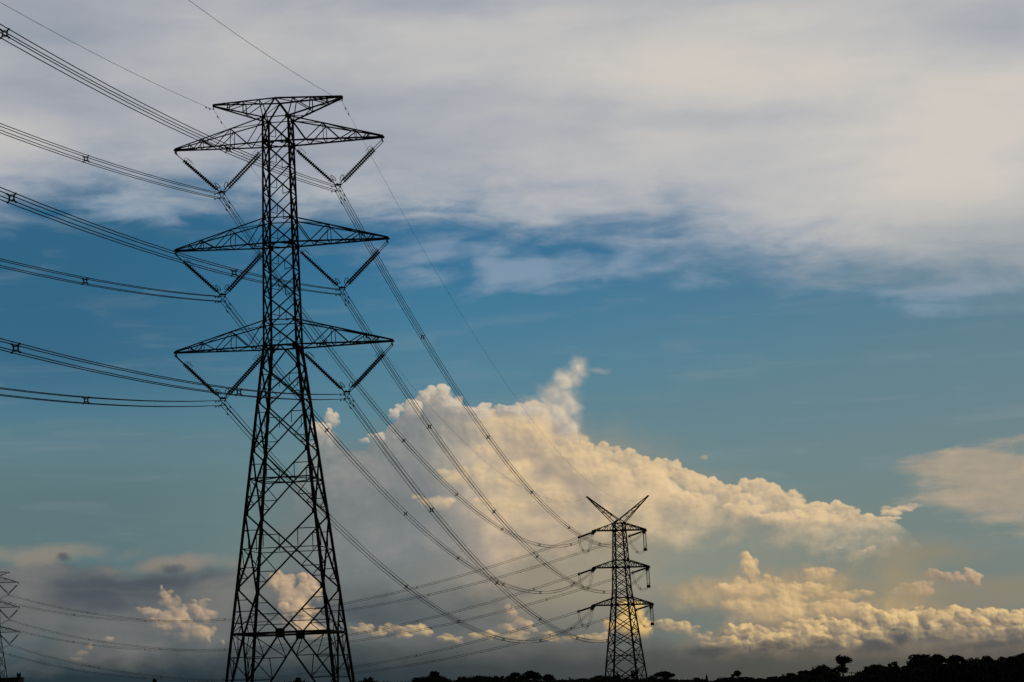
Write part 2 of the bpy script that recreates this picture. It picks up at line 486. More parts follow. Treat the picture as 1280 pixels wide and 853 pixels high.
    col = mix(col, base, ((lay * -1.0) + (fine - 0.5) * 0.35 + (N0 - 0.5) * 0.25 + (broad - 0.5) * 0.5).step(-0.35, 0.55) * 0.88)
    bst = [(0.08, (86, 88, 88)), (0.35, (112, 108, 102)), (0.56, (162, 144, 117)), (0.86, (232, 198, 140))]
    row0 = [(452, 791, 18, 10), (470, 794, 14, 7), (490, 790, 17, 9), (522, 794, 22, 11), (505, 797, 14, 7), (562, 803, 20, 8), (602, 800, 22, 9), (640, 801, 26, 12),
            (690, 801, 26, 10), (742, 801, 26, 11), (832, 791, 22, 14), (858, 791, 18, 13), (880, 801, 20, 10)]
    row1 = [(925, 798, 32, 15), (962, 800, 38, 14), (1000, 794, 32, 16), (1024, 784, 20, 13), (1052, 790, 30, 16), (1084, 778, 22, 19), (1107, 781, 16, 14), (1128, 777, 26, 15),
            (1152, 772, 18, 14), (1182, 778, 32, 17), (1214, 780, 26, 15), (1238, 774, 24, 14), (1264, 777, 24, 14), (1292, 776, 26, 16)]
    row2 = [(905, 812, 36, 13), (952, 814, 40, 13), (1002, 810, 34, 14), (1046, 808, 34, 14), (1092, 802, 34, 15), (1142, 797, 32, 14), (1163, 790, 15, 11), (1194, 798, 36, 14),
            (1240, 797, 34, 14), (1286, 798, 32, 14)]
    fillm = soft(1100, 795, 280, 34, .4) + (fine - 0.5) * 0.3
    col = mix(col, shades(fine, [(0.3, (128, 117, 101)), (0.7, (160, 142, 114))]), fillm.step(0.0, 0.4) * 0.8)
    col = heaped(col, 'low_bank_west', row0, bst, 0.80, 0.5, 0.02, kids=3, edge=0.3, foot=(-0.4, 0.6))
    col = heaped(col, 'low_bank_upper', row1, bst, 0.95, 0.6, 0.08, kids=3, edge=0.16)
    col = mix(col, base, (lay * -1.0 + (broad - 0.5) * 0.5).step(0.15, 0.9) * 0.40)
    col = heaped(col, 'low_bank_lower', row2, bst, 0.88, 0.6, -0.05, kids=3, edge=0.18)
    shade = soft(1126, 798, 34, 15).max(soft(1096, 808, 42, 11)).max(soft(892, 812, 42, 9)).max(soft(970, 808, 26, 8)).max(soft(1230, 806, 70, 9) * 0.8).max(soft(1020, 800, 20, 7) * 0.7)
    col = mix(col, lin(72, 78, 83), (shade + (fine - 0.5) * 1.1 + (N0 - 0.55) * 0.7).step(0.0, 0.7) * 0.72)
    col = mix(col, base, (lay * -1.0 + (broad - 0.5) * 0.3).step(0.5, 1.1) * 0.7)

    # ---------------- murk at the skyline
    low = shades(A, [(-12.0, (31, 45, 51)), (-3.0, (45, 57, 63)), (1.0, (67, 72, 73)), (5.0, (78, 79, 74)), (12.0, (92, 88, 82))])
    col = mix(col, low, (E + (fine - 0.5) * 0.5 + (st2 - 0.5) * 0.5).step(A.ramp(-12, 12, 1.7, 0.95), A.ramp(-12, 12, 0.55, 0.1)) * 0.93)

    # ---------------- unseen dark overcast overhead and behind, added to keep steel and trees black
    back = Y.step(0.86, 0.45) * 0.92
    sh = []
    for c in (col, upper):
        c = mix(c, lin(40, 46, 55), back)
        ml = nd('ShaderNodeMix', data_type='RGBA', blend_type='MULTIPLY')
        ml.inputs[0].default_value = 1.0
        NT.links.new(c, ml.inputs[6])
        ml.inputs[7].default_value = (10, 10, 10, 1)
        bg = nd('ShaderNodeBackground')
        NT.links.new(ml.outputs[2], bg.inputs['Color'])
        bg.inputs['Strength'].default_value = 0.1
        sh.append(bg)
    ms = nd('ShaderNodeMixShader')
    put(ms.inputs[0], E.step(8.2, 8.35))
    NT.links.new(sh[0].outputs[0], ms.inputs[1])
    NT.links.new(sh[1].outputs[0], ms.inputs[2])
    NT.links.new(ms.outputs[0], NT.nodes['World Output'].inputs['Surface'])


build_sky()


# ------------------------------------------------------------------ helpers for meshes, things and parts
def material(name, colour, rough=0.7, metal=0.0, vary=0.3, scale=3.0):
    m = bpy.data.materials.new(name)
    m.use_nodes = True
    nt = m.node_tree
    p = nt.nodes['Principled BSDF']
    p.inputs['Roughness'].default_value = rough
    p.inputs['Metallic'].default_value = metal
    p.inputs['Specular IOR Level'].default_value = 0.1
    t = nt.nodes.new('ShaderNodeTexCoord')
    n = nt.nodes.new('ShaderNodeTexNoise')
    n.inputs['Scale'].default_value = scale
    n.inputs['Detail'].default_value = 5
    nt.links.new(t.outputs['Object'], n.inputs['Vector'])
    r = nt.nodes.new('ShaderNodeValToRGB')
    r.color_ramp.elements[0].position, r.color_ramp.elements[1].position = 0.3, 0.7
    r.color_ramp.elements[0].color = (*[c * (1 - vary) for c in colour], 1)
    r.color_ramp.elements[1].color = (*[c * (1 + vary) for c in colour], 1)
    nt.links.new(n.outputs['Fac'], r.inputs[0])
    nt.links.new(r.outputs[0], p.inputs['Base Color'])
    return m


STEEL = material('weathered_steel', (0.034, 0.033, 0.032), 0.8, 0.0, 0.35, 1.5)
CABLE = material('aged_aluminium_cable', (0.03, 0.03, 0.032), 0.7, 0.0, 0.2, 4)
GLAZE = material('brown_porcelain', (0.026, 0.019, 0.016), 0.55, 0.0, 0.2, 6)
LEAF = [material('dark_foliage', (0.026, 0.036, 0.018), 0.9, 0, 0.5, 0.6), material('olive_foliage', (0.030, 0.034, 0.018), 0.9, 0, 0.5, 0.6)]
BARK = material('bark', (0.06, 0.048, 0.038), 0.9, 0, 0.4, 2)
SOIL = material('grassland', (0.012, 0.015, 0.008), 1.0, 0, 0.5, 0.08)
RENDER = material('grey_render', (0.045, 0.046, 0.048), 0.9, 0, 0.2, 1)


def link(name, data, parent=None, mat=None):
    o = bpy.data.objects.new(name, data)
    COL.objects.link(o)
    if parent is not None:
        o.parent = parent
    if mat is not None and data is not None and not data.materials:
        data.materials.append(mat)
    return o


def mesh(name, verts, faces):
    me = bpy.data.meshes.new(name)
    me.from_pydata(verts, [], faces)
    me.update()
    return me


def tag(o, label=None, cat=None, group=None, kind=None):
    for k, val in (('label', label), ('category', cat), ('group', group), ('kind', kind)):
        if val:
            o[k] = val
    return o


def thing(name, label, cat, loc, rz=0.0, group=None):
    o = bpy.data.objects.new(name, None)
    o.empty_display_size = 0.5
    COL.objects.link(o)
    o.location = loc
    o.rotation_euler = (0, 0, rz)
    return tag(o, label, cat, group)


def angle_profile(w, t):
    return [(0, 0), (w, 0), (w, t), (t, t), (t, w), (0, w)]


def unit_angle():
    pr = [(x - 0.3, y - 0.3) for x, y in angle_profile(1.0, 0.16)]
    v = [(x, y, 0) for x, y in pr] + [(x, y, 1) for x, y in pr]
    f = [(i, (i + 1) % 6, 6 + (i + 1) % 6, 6 + i) for i in range(6)]
    f += [(5, 4, 3, 0), (3, 2, 1, 0), (6, 9, 10, 11), (6, 7, 8, 9)]
    return mesh('steel_angle', v, f)


ANGLE = unit_angle()
ANGLE.materials.append(STEEL)


def frame_for(a, b, hint=None):
    z = (b - a).normalized()
    h = hint if hint is not None else (Vector((0, 0, 1)) if abs(z.z) < 0.9 else Vector((1, 0, 0)))
    x = h.cross(z)
    if x.length < 1e-4:
        x = Vector((1, 0, 0)).cross(z)
    x.normalize()
    return x, z.cross(x), z


def bar(name, a, b, w, parent, hint=None):
    """one steel angle between two points of its parent: an object of its own on shared mesh data"""
    a, b = Vector(a), Vector(b)
    x, y, z = frame_for(a, b, hint)
    o = link(name, ANGLE, parent)
    L = (b - a).length
    o.matrix_local = Matrix(((x.x * w, y.x * w, z.x * L, a.x), (x.y * w, y.y * w, z.y * L, a.y),
                             (x.z * w, y.z * w, z.z * L, a.z), (0, 0, 0, 1)))
    return o


class Geo:
    """collects solids that make up ONE mesh"""
    def __init__(self):
        self.v, self.f = [], []

    def prism(self, a, b, prof, hint=None):
        a, b = Vector(a), Vector(b)
        x, y, z = frame_for(a, b, hint)
        n, k = len(self.v), len(prof)
        for p in (a, b):
            self.v += [tuple(p + x * u + y * w) for u, w in prof]
        self.f += [(n + i, n + (i + 1) % k, n + k + (i + 1) % k, n + k + i) for i in range(k)]
        self.f += [tuple(n + i for i in reversed(range(k))), tuple(n + k + i for i in range(k))]
        return self

    def angle(self, a, b, w, hint=None):
        t = w * 0.16
        self.prism(a, b, [(x - w * 0.3, y - w * 0.3) for x, y in angle_profile(w, t)], hint)
        return self

    def box(self, c, sx, sy, sz):
        return self.prism(Vector(c) - Vector((0, 0, sz / 2)), Vector(c) + Vector((0, 0, sz / 2)),
                          [(-sx / 2, -sy / 2), (sx / 2, -sy / 2), (sx / 2, sy / 2), (-sx / 2, sy / 2)], Vector((0, 1, 0)))

    def rod(self, a, b, r, n=6):
        return self.prism(a, b, [(r * math.cos(2 * math.pi * i / n), r * math.sin(2 * math.pi * i / n)) for i in range(n)])

    def tube(self, pts, radii, n=6, closed=False):
        pts = [Vector(p) for p in pts]
        if not isinstance(radii, (list, tuple)):
            radii = [radii] * len(pts)
        base = len(self.v)
        m = len(pts)
        last = None
        for i, p in enumerate(pts):
            if closed:
                d = pts[(i + 1) % m] - pts[i - 1]
            else:
                d = pts[min(i + 1, m - 1)] - pts[max(i - 1, 0)]
            d.normalize()
            if last is None:
                x = frame_for(Vector((0, 0, 0)), d)[0]
            else:
                x = (last - d * last.dot(d)).normalized()
            last = x
            y = d.cross(x)
            for k in range(n):
                t = 2 * math.pi * k / n
                self.v.append(tuple(p + x * (radii[i] * math.cos(t)) + y * (radii[i] * math.sin(t))))
        for i in range(m if closed else m - 1):
            j = (i + 1) % m
            for k in range(n):
                l = (k + 1) % n
                self.f.append((base + i * n + k, base + i * n + l, base + j * n + l, base + j * n + k))
        if not closed:
            self.f.append(tuple(base + k for k in reversed(range(n))))
            self.f.append(tuple(base + (m - 1) * n + k for k in range(n)))
        return self

    def build(self, name, mat, parent=None):
        return link(name, mesh(name, self.v, self.f), parent, mat)


def lerp(a, b, t):
    return Vector(a) * (1 - t) + Vector(b) * t


def interp(table, z):
    if z <= table[0][0]:
        return table[0][1]
    for (z0, b0), (z1, b1) in zip(table, table[1:]):
        if z <= z1:
            return b0 + (b1 - b0) * (z - z0) / (z1 - z0)
    return table[-1][1]


# ------------------------------------------------------------------ ground
def smooth(a, b, x):
    t = max(0.0, min(1.0, (x - a) / (b - a)))
    return t * t * (3 - 2 * t)


def ground_z(x, y):
    return 0.9 * smooth(300, 520, y) + 0.12 * math.sin(x * 0.03 + 1) * math.sin(y * 0.021)


def build_ground():
    xs = [-30000, -6000, -1500] + [-600 + 30 * i for i in range(41)] + [1500, 6000, 30000]
    ys = [-30000, -4000, -600] + [-200 + 30 * i for i in range(54)] + [2600, 6000, 30000]
    v = [(x, y, ground_z(x, y) if abs(x) < 1400 and -500 < y < 2500 else (0.9 if y > 2500 else 0.0)) for y in ys for x in xs]
    w = len(xs)
    f = [(j * w + i, j * w + i + 1, (j + 1) * w + i + 1, (j + 1) * w + i) for j in range(len(ys) - 1) for i in range(w - 1)]
    me = mesh('ground', v, f)
    for p in me.polygons:
        p.use_smooth = True
    tag(link('ground', me, None, SOIL), kind='structure')


build_ground()

# ------------------------------------------------------------------ lattice towers
CORNERS = ((-1, -1), (1, -1), (1, 1), (-1, 1))


class Tower:
    """local axes: x along the crossarms, y along the line (away from the photographer), z up"""
    def __init__(self, label, loc, heading, prof, size=1.0):
        self.prof = prof
        self.root = thing('transmission_tower', label, 'pylon', loc, -heading, 'lattice towers along the power line')
        self.s = size

    def pt(self, cx, cy, z):
        b = interp(self.prof, z)
        return Vector((cx * b, cy * b, z))

    def face(self, i, u, z):
        """point on face i at fraction u between its two legs"""
        return lerp(self.pt(*CORNERS[i], z), self.pt(*CORNERS[(i + 1) % 4], z), u)

    def legs(self, z_top, z_bend, w0, w1):
        for cx, cy in CORNERS:
            g = Geo()
            hint = Vector((-cx, -cy, 0)).normalized()
            for za, zb, w in ((0.0, z_bend, w0), (z_bend - 0.05, z_top, w1)):
                g.angle(self.pt(cx, cy, za), self.pt(cx, cy, zb), w, Vector((0, -cx * cy, 0)) if cx * cy > 0 else Vector((1, 0, 0)))
            g.box(self.pt(cx, cy, -0.02), 0.9, 0.9, 0.5)
            g.build('leg', STEEL, self.root)

    def bar(self, kind, a, b, w):
        return bar(kind, a, b, w * self.s, self.root)

    def xpanel(self, za, zb, w, redundant=0, wr=0.07):
        """crossed diagonals between heights za > zb on all four faces"""
        for i in range(4):
            a0, a1 = self.face(i, 0, za), self.face(i, 1, za)
            b0, b1 = self.face(i, 0, zb), self.face(i, 1, zb)
            self.bar('diagonal_brace', a0, b1, w)
            self.bar('diagonal_brace', a1, b0, w)
            ba, bb = interp(self.prof, za), interp(self.prof, zb)
            t = ba / (ba + bb)
            X = lerp(a0, b1, t)
            if redundant == 1 and i in (0, 2):
                q = X - Vector((0, 0, (za - zb) * 0.36))
                self.bar('redundant_brace', X, q, wr)
                self.bar('redundant_brace', q, self.face(i, 0, X.z - (za - zb) * 0.20), wr)
            if redundant >= 2:
                for (ca, cb, u) in ((a0, b0, 0), (a1, b1, 1)):
                    qa, qb = lerp(ca, X, 0.5), lerp(cb, X, 0.5)
                    self.bar('redundant_brace', qa, self.face(i, u, qa.z), wr)
                    self.bar('redundant_brace', qb, self.face(i, u, qb.z), wr)
                    self.bar('redundant_brace', qb, self.face(i, u, X.z), wr)
                    if redundant >= 3:
                        self.bar('redundant_brace', qa, Vector((qa.x, qa.y, X.z)) if i % 2 == 0 else Vector((qa.x, qa.y, X.z)), wr)
                        qc = lerp(cb, X, 0.25)
                        self.bar('redundant_brace', qc, self.face(i, u, qc.z), wr)
                        self.bar('redundant_brace', qc, self.face(i, u, qb.z), wr)

    def ring(self, z, w, plan=False, wp=0.09):
        for i in range(4):
            self.bar('horizontal_brace', self.face(i, 0, z), self.face(i, 1, z), w)
        if plan:
            for i in range(4):
                self.bar('horizontal_brace', self.face(i, 0.5, z), self.face((i + 1) % 4, 0.5, z), wp)

    def gussets(self, z, sz):
        for cx, cy in CORNERS:
            p = self.pt(cx, cy, z)
            Geo().box(p - Vector((cx * sz * 0.25, 0, 0)), sz, 0.03, sz * 1.2).build('gusset_plate', STEEL, self.root)

    def arm(self, side, h, up, length, tipw, wl, wu, wb, U=(0.366, 0.70, 0.84), L=(0.175, 0.54, 0.78), drop=0.0):
        """one tapering crossarm; returns its tip"""
        lo = {y: self.pt(side, y, h) for y in (-1, 1)}
        hi = {y: self.pt(side, y, h + up) for y in (-1, 1)}
        tip = {y: Vector((side * length, y * tipw, h)) for y in (-1, 1)}
        th = {y: Vector((side * (length - 0.05), y * tipw, h + 0.12)) for y in (-1, 1)}
        g = Geo()
        g.box((side * (length - 0.12), 0, h + 0.02), 0.34, tipw * 2 + 0.12, 0.16)
        g.box((side * (length - 0.14), 0, h - 0.16), 0.08, tipw * 2 + 0.04, 0.22)
        for y in (-1, 1):
            g.angle(lo[y], tip[y], wl)
        arm = g.build('crossarm', STEEL, self.root)
        for y in (-1, 1):
            bar('upper_chord', hi[y], th[y], wu, arm)
        def up_at(y, t): return lerp(hi[y], th[y], t)
        def lo_at(y, t): return lerp(lo[y], tip[y], t)
        for y in (-1, 1):
            seq = [hi[y]]
            for l, u in zip(L, U):
                seq += [lo_at(y, l), up_at(y, u)]
            for a, b in zip(seq, seq[1:]):
                bar('arm_brace', a, b, wb, arm)
            for u in U:
                bar('arm_brace', up_at(y, u), lo_at(y, u), wb * 0.8, arm)
        ts = (0.0, L[0], U[0], L[1], U[1], 0.86)
        for k, (t0, t1) in enumerate(zip(ts, ts[1:])):
            y = -1 if k % 2 else 1
            bar('plan_brace', lo_at(y, t0), lo_at(-y, t1), wb * 0.8, arm)
        ts = (0.0, U[0], U[1])
        for k, (t0, t1) in enumerate(zip(ts, ts[1:])):
            y = -1 if k % 2 else 1
            bar('plan_brace', up_at(y, t0), up_at(-y, t1), wb * 0.8, arm)
        for u in U[:2]:
            bar('plan_brace', up_at(-1, u), up_at(1, u), wb * 0.8, arm)
            bar('plan_brace', lo_at(-1, u), lo_at(1, u), wb * 0.8, arm)
        return arm


ARM_UP = 2.4


def suspension_tower(label, loc, heading, short=0.0, detail=True):
    """the near type: three pairs of arms, V strings, flat earth wire arms on top"""
    h1, h2, h3, he = (z - short for z in (53.667, 43.92, 34.20, 57.86))
    top = h1 + ARM_UP
    b0 = 1.508 + 0.109 * h3
    T = Tower(label, loc, heading, [(0, b0), (h3, 1.508), (h2, 1.377), (h1, 1.253), (top, 1.2)], 0.92)
    T.legs(top, h3, 0.27, 0.19)
    # shaft above the lowest arm
    for lo, hi in ((h3 + ARM_UP, h2), (h2 + ARM_UP, h1)):
        n = 3
        for k in range(n):
            T.xpanel(hi - (hi - lo) * k / n, hi - (hi - lo) * (k + 1) / n, 0.125, 1)
    for h in (h1, h2, h3):
        T.xpanel(h + ARM_UP, h, 0.125, 1)
        T.ring(h, 0.16, True)
        T.ring(h + ARM_UP, 0.10)
        T.gussets(h, 0.46)
        T.gussets(h + ARM_UP, 0.34)
    # body below
    zs = [h3 * f for f in (0.9415, 0.845, 0.712, 0.541, 0.3406, 0.2208)]
    for i in range(4):
        c = T.face(i, 0.5, h3)
        for u in (0, 1):
            T.bar('diagonal_brace', c, T.face(i, u, zs[0]), 0.15)
    T.xpanel(zs[0], zs[1], 0.15, 3, 0.07)
    T.xpanel(zs[1], zs[2], 0.15, 3, 0.075)
    T.xpanel(zs[2], zs[3], 0.16, 3, 0.08)
    T.xpanel(zs[3], zs[4], 0.17, 3, 0.085)
    ba, bb = interp(T.prof, zs[2]), interp(T.prof, zs[3])
    zr = zs[2] - (zs[2] - zs[3]) * ba / (ba + bb)
    T.ring(zr, 0.13, True)
    ba, bb = interp(T.prof, zs[3]), interp(T.prof, zs[4])
    zr2 = zs[3] - (zs[3] - zs[4]) * ba / (ba + bb)
    T.ring(zr2 - 0.15, 0.085)
    T.ring(zs[5], 0.22, True, 0.12)
    for i in range(4):
        c = T.face(i, 0.5, zs[5])
        Geo().box(c, 0.85 if i % 2 == 0 else 0.05, 0.05 if i % 2 == 0 else 0.85, 0.85).build('gusset_plate', STEEL, T.root)
        for u in (0, 1):
            a = T.face(i, u, zs[4])
            T.bar('diagonal_brace', a, c, 0.17)
            T.bar('diagonal_brace', c, T.face(i, u, 0.1), 0.19)
            for t in (0.25, 0.5, 0.75):
                q = lerp(a, c, t)
                T.bar('redundant_brace', q, T.face(i, u, q.z), 0.08)
            T.bar('redundant_brace', lerp(a, c, 0.5), T.face(i, u, zs[5] + 0.1), 0.085)
            T.bar('redundant_brace', lerp(a, c, 0.75), T.face(i, 0.25 if u == 0 else 0.75, zs[5]), 0.08)
            f = T.face(i, u, 0.1)
            qs = [lerp(c, f, t) for t in (0.28, 0.55, 0.78)]
            for k, q in enumerate(qs):
                T.bar('redundant_brace', q, T.face(i, u, q.z), 0.09)
                T.bar('redundant_brace', q, T.face(i, u, (zs[5] if k == 0 else qs[k - 1].z)), 0.085)
            T.bar('redundant_brace', qs[0], T.face(i, 0.25 if u == 0 else 0.75, zs[5]), 0.08)
            T.bar('redundant_brace', qs[1], lerp(T.face(i, u, qs[0].z), qs[0], 0.5), 0.08)
    for z in zs[:5]:
        T.gussets(z, 0.36)
    # crossarms
    for side in (-1, 1):
        for h, a in ((h1, 10.10), (h2, 10.28), (h3, 10.44)):
            T.arm(side, h, ARM_UP, a, 0.14, 0.14, 0.115, 0.085)
    # ridge and earth wire arms
    rd = 1.15
    for y in (-1, 1):
        for x in (-1, 1):
            T.bar('ridge_brace', T.pt(x, y, top), (0, y * rd, he), 0.15)
    T.bar('ridge_brace', (0, -rd, he), (0, rd, he), 0.13)
    T.bar('ridge_brace', T.pt(-1, -1, top), (0, rd, he), 0.07)
    T.bar('ridge_brace', T.pt(1, 1, top), (0, -rd, he), 0.07)
    ae = 6.22
    for side in (-1, 1):
        tip = {y: Vector((side * ae, y * 0.10, he)) for y in (-1, 1)}
        g = Geo()
        g.box((side * (ae - 0.05), 0, he - 0.08), 0.25, 0.34, 0.26)
        hi = {y: Vector((0, y * rd, he)) for y in (-1, 1)}
        lo = {y: T.pt(side, y, top) for y in (-1, 1)}
        for y in (-1, 1):
            g.angle(hi[y], tip[y], 0.14)
        arm = g.build('earth_wire_arm', STEEL, T.root)
        for y in (-1, 1):
            bar('lower_chord', lo[y], tip[y] - Vector((0, 0, 0.15)), 0.14, arm)
            ups = [lerp(hi[y], tip[y], t) for t in (0.26, 0.52, 0.76)]
            dn = [lerp(lo[y], tip[y], t) for t in (0.0, 0.40, 0.72)]
            for a, b in ((hi[y], dn[0]), (dn[0], ups[0]), (ups[0], dn[1]), (dn[1], ups[1]), (ups[1], dn[2]), (dn[2], ups[2])):
                bar('arm_brace', a, b, 0.085, arm)
        for k, (t0, t1) in enumerate(((0.0, 0.26), (0.26, 0.52), (0.52, 0.76))):
            y = 1 if k % 2 else -1
            bar('plan_brace', lerp(hi[y], tip[y], t0), lerp(hi[-y], tip[-y], t1), 0.07, arm)
            bar('plan_brace', lerp(hi[-1], tip[-1], t1), lerp(hi[1], tip[1], t1), 0.06, arm)
            bar('plan_brace', lerp(lo[y], tip[y], t0 * 0.9), lerp(lo[-y], tip[-y], t1 * 0.9), 0.06, arm)
    T.h = (h1, h2, h3, he)
    T.a = (10.10, 10.28, 10.44)
    T.ae = ae
    return T


def tension_tower(label, loc, heading):
    z0 = loc[2]
    h1, h2, h3, he = 40.784 - z0, 31.38 - z0, 21.876 - z0, 49.54 - z0
    up = 1.85
    top = h1 + up
    zb = 25.6 - z0
    T = Tower(label, loc, heading, [(0, 4.55), (zb, 1.95), (h2, 1.66), (h1, 1.355), (top, 1.28)])
    T.legs(top, zb, 0.40, 0.32)
    for lo, hi in ((h2 + up, h1), (h3 + up, h2)):
        n = 3
        for k in range(n):
            T.xpanel(hi - (hi - lo) * k / n, hi - (hi - lo) * (k + 1) / n, 0.19)
    for h in (h1, h2, h3):
        T.xpanel(h + up, h, 0.17)
        T.ring(h, 0.26)
        T.ring(h + up, 0.18)
        T.gussets(h, 0.7)
    z = [h3 * f for f in (1.0, 0.85, 0.68, 0.50, 0.27, 0.005)]
    for k in range(5):
        T.xpanel(z[k], z[k + 1], 0.21, 2 if k > 1 else 0, 0.13)
    for k in (3, 4):
        ba, bb = interp(T.prof, z[k]), interp(T.prof, z[k + 1])
        T.ring(z[k] - (z[k] - z[k + 1]) * ba / (ba + bb), 0.16)
    for side in (-1, 1):
        for h, a in ((h1, 6.96), (h2, 7.39), (h3, 7.96)):
            arm = T.arm(side, h, up, a, 0.75, 0.28, 0.22, 0.13)
            g = Geo().box((side * (a - 0.25), 0, h - 0.12), 0.8, 1.75, 0.42)
            g.build('tip_plate', STEEL, arm)
    za = 43.2 - z0 + 0.35
    for y in (-1, 1):
        for x in (-1, 1):
            T.bar('ridge_brace', T.pt(x, y, top), (x * 0.18, y * 0.7, za), 0.24)
        T.bar('ridge_brace', T.pt(-1, y, top), (0.1, y * 0.7, za), 0.14)
    T.bar('ridge_brace', (0, -0.7, za), (0, 0.7, za), 0.18)
    ce = 8.10
    for side in (-1, 1):
        tip = {y: Vector((side * ce, y * 0.12, he)) for y in (-1, 1)}
        hi = {y: Vector((side * 0.1, y * 0.7, za)) for y in (-1, 1)}
        lo = {y: T.pt(side, y, top) for y in (-1, 1)}
        g = Geo().box((side * ce, 0, he - 0.05), 0.5, 0.5, 0.3)
        for y in (-1, 1):
            g.angle(hi[y], tip[y], 0.22)
        arm = g.build('earth_wire_arm', STEEL, T.root)
        for y in (-1, 1):
            bar('lower_chord', lo[y], tip[y] - Vector((0, 0, 0.2)), 0.22, arm)
            U, D = (0.22, 0.42, 0.66), (0.20, 0.42, 0.66)
            for u, d in zip(U, D):
                bar('arm_brace', lerp(hi[y], tip[y], u), lerp(lo[y], tip[y], d), 0.12, arm)
            for u, d in zip(U[:2], D[1:]):
                bar('arm_brace', lerp(hi[y], tip[y], u), lerp(lo[y], tip[y], d), 0.11, arm)
        for u in (0.22, 0.42, 0.66):
            bar('plan_brace', lerp(hi[-1], tip[-1], u), lerp(hi[1], tip[1], u), 0.1, arm)
    T.h = (h1, h2, h3, he)
    T.a = (6.96, 7.39, 7.96)
    T.ae = ce
    return T


HEAD1 = R(6.626)
P1 = Vector((-21.394, 221.993, 0.0))
P2 = Vector((25.476, 612.031, 0.9))
HEAD2 = R(-13.614)
_p3 = at(-6, 800, 945)
P3 = Vector((_p3.x, 945, 0.9))
HEAD3 = math.atan2(P3.x - P2.x, P3.y - P2.y)
P0 = P1 - 390.0 * Vector((math.sin(HEAD1), math.cos(HEAD1), 0))
P4 = P3 + 380.0 * Vector((math.sin(HEAD3), math.cos(HEAD3), 0))

T1 = suspension_tower('tall steel lattice pylon with V-shaped insulators under three pairs of arms', P1, HEAD1)
T2 = tension_tower('distant lattice pylon with two raised horns and hanging jumper loops', P2, HEAD2)
T3 = suspension_tower('faint cut-off lattice pylon at the picture edge above a low building', P3, HEAD3, 3.7)


def world_pt(base, heading, p):
    c, s = math.cos(heading), math.sin(heading)
    return Vector((base.x + c * p[0] + s * p[1], base.y - s * p[0] + c * p[1], base.z + p[2]))


# ------------------------------------------------------------------ insulators
def insulator_string(a, b, parent, lead, tail, r_shed=0.185, pitch=0.22, n=8):
    """a chain of sheds between two link rods"""
    a, b = Vector(a), Vector(b)
    d = (b - a)
    L = d.length
    d.normalize()
    pts, rad = [a, a + d * lead], [0.035, 0.035]
    z = lead
    while z < L - tail - pitch:
        pts += [a + d * (z + 0.02), a + d * (z + 0.05), a + d * (z + 0.09), a + d * (z + 0.12)]
        rad += [0.075, r_shed, r_shed * 0.95, 0.075]
        z += pitch
    pts += [a + d * (L - tail), b]
    rad += [0.035, 0.035]
    return Geo().tube(pts, rad, n).build('insulator_string', GLAZE, parent)


SUB = ((-0.225, -0.14), (0.225, -0.14), (-0.225, -0.60), (0.225, -0.60))   # the four wires of a bundle below the yoke
VX = (5.59, 5.72, 5.89)
VD = (4.35, 4.46, 4.58)


def v_insulator(T, base, heading, side, k, label, group):
    h, a = T.h[k], T.a[k]
    root = thing('v_insulator', label, 'insulator', world_pt(base, heading, (0, 0, 0)), -heading, group)
    bx, bz = side * VX[k], h - VD[k]
    bi = interp(T.prof, h - 0.3) + 0.06
    for outer in (True, False):
        top = Vector((side * (a - 0.14), 0, h - 0.30)) if outer else Vector((side * bi, 0, h - 0.28))
        low = Vector((bx + side * (0.24 if outer else -0.24), 0, bz + 0.10))
        Geo().box(top, 0.08, 0.95, 0.10).build('hanger', STEEL, root)
        for y in (-0.38, 0.38):
            a0, b0 = top + Vector((0, y, -0.05)), low + Vector((0, y, 0))
            L = (b0 - a0).length
            s = insulator_string(a0, b0, root, L * (0.20 if outer else 0.13), 0.34)
            d = (b0 - a0).normalized()
            # arcing horn: a bent rod at the upper end
            nrm = Vector((0, 0, 1)) - d * d.z
            nrm.normalize()
            p = a0 + d * (L * (0.19 if outer else 0.12))
            Geo().tube([p, p + nrm * 0.30, p + nrm * 0.42 + d * 0.12, p + nrm * 0.36 + d * 0.75], 0.022, 5).build('arcing_horn', STEEL, s)
        d = (Vector(low) - top).normalized()
        nrm = (Vector((0, 0, 1)) - d * d.z).normalized()
        c = low - d * 0.55 + nrm * 0.32
        ring = [c + d * (0.27 * math.cos(t)) + nrm * (0.11 * math.sin(t)) + Vector((0, 0.30 * math.cos(t + 0.6), 0)) for t in [2 * math.pi * i / 14 for i in range(14)]]
        Geo().tube(ring, 0.035, 5, True).tube([low - d * 0.1, c - nrm * 0.14], 0.03, 5).build('grading_ring', STEEL, root)
    g = Geo().box((bx, 0, bz + 0.06), 0.66, 0.06, 0.16)
    g.box((bx, 0, bz + 0.10), 0.10, 0.9, 0.10)
    for sx in (-1, 1):
        g.rod((bx + sx * 0.27, 0, bz), (bx + sx * 0.25, 0, bz - 0.14), 0.035)
        g.tube([(bx + sx * 0.22, 0, bz - 0.14), (bx + sx * 0.06, 0, bz - 0.36), (bx + sx * 0.22, 0, bz - 0.58)], 0.04, 6)
    g.build('yoke_plate', STEEL, root)
    for sx, sz in SUB:
        p = Vector((bx + sx, 0, bz + sz))
        Geo().tube([p + Vector((0, y, dz)) for y, dz in ((-0.28, -0.05), (-0.12, 0.01), (0, 0.03), (0.12, 0.01), (0.28, -0.05))],
                   [0.035, 0.06, 0.08, 0.06, 0.035], 6).build('suspension_clamp', STEEL, root)
    return root


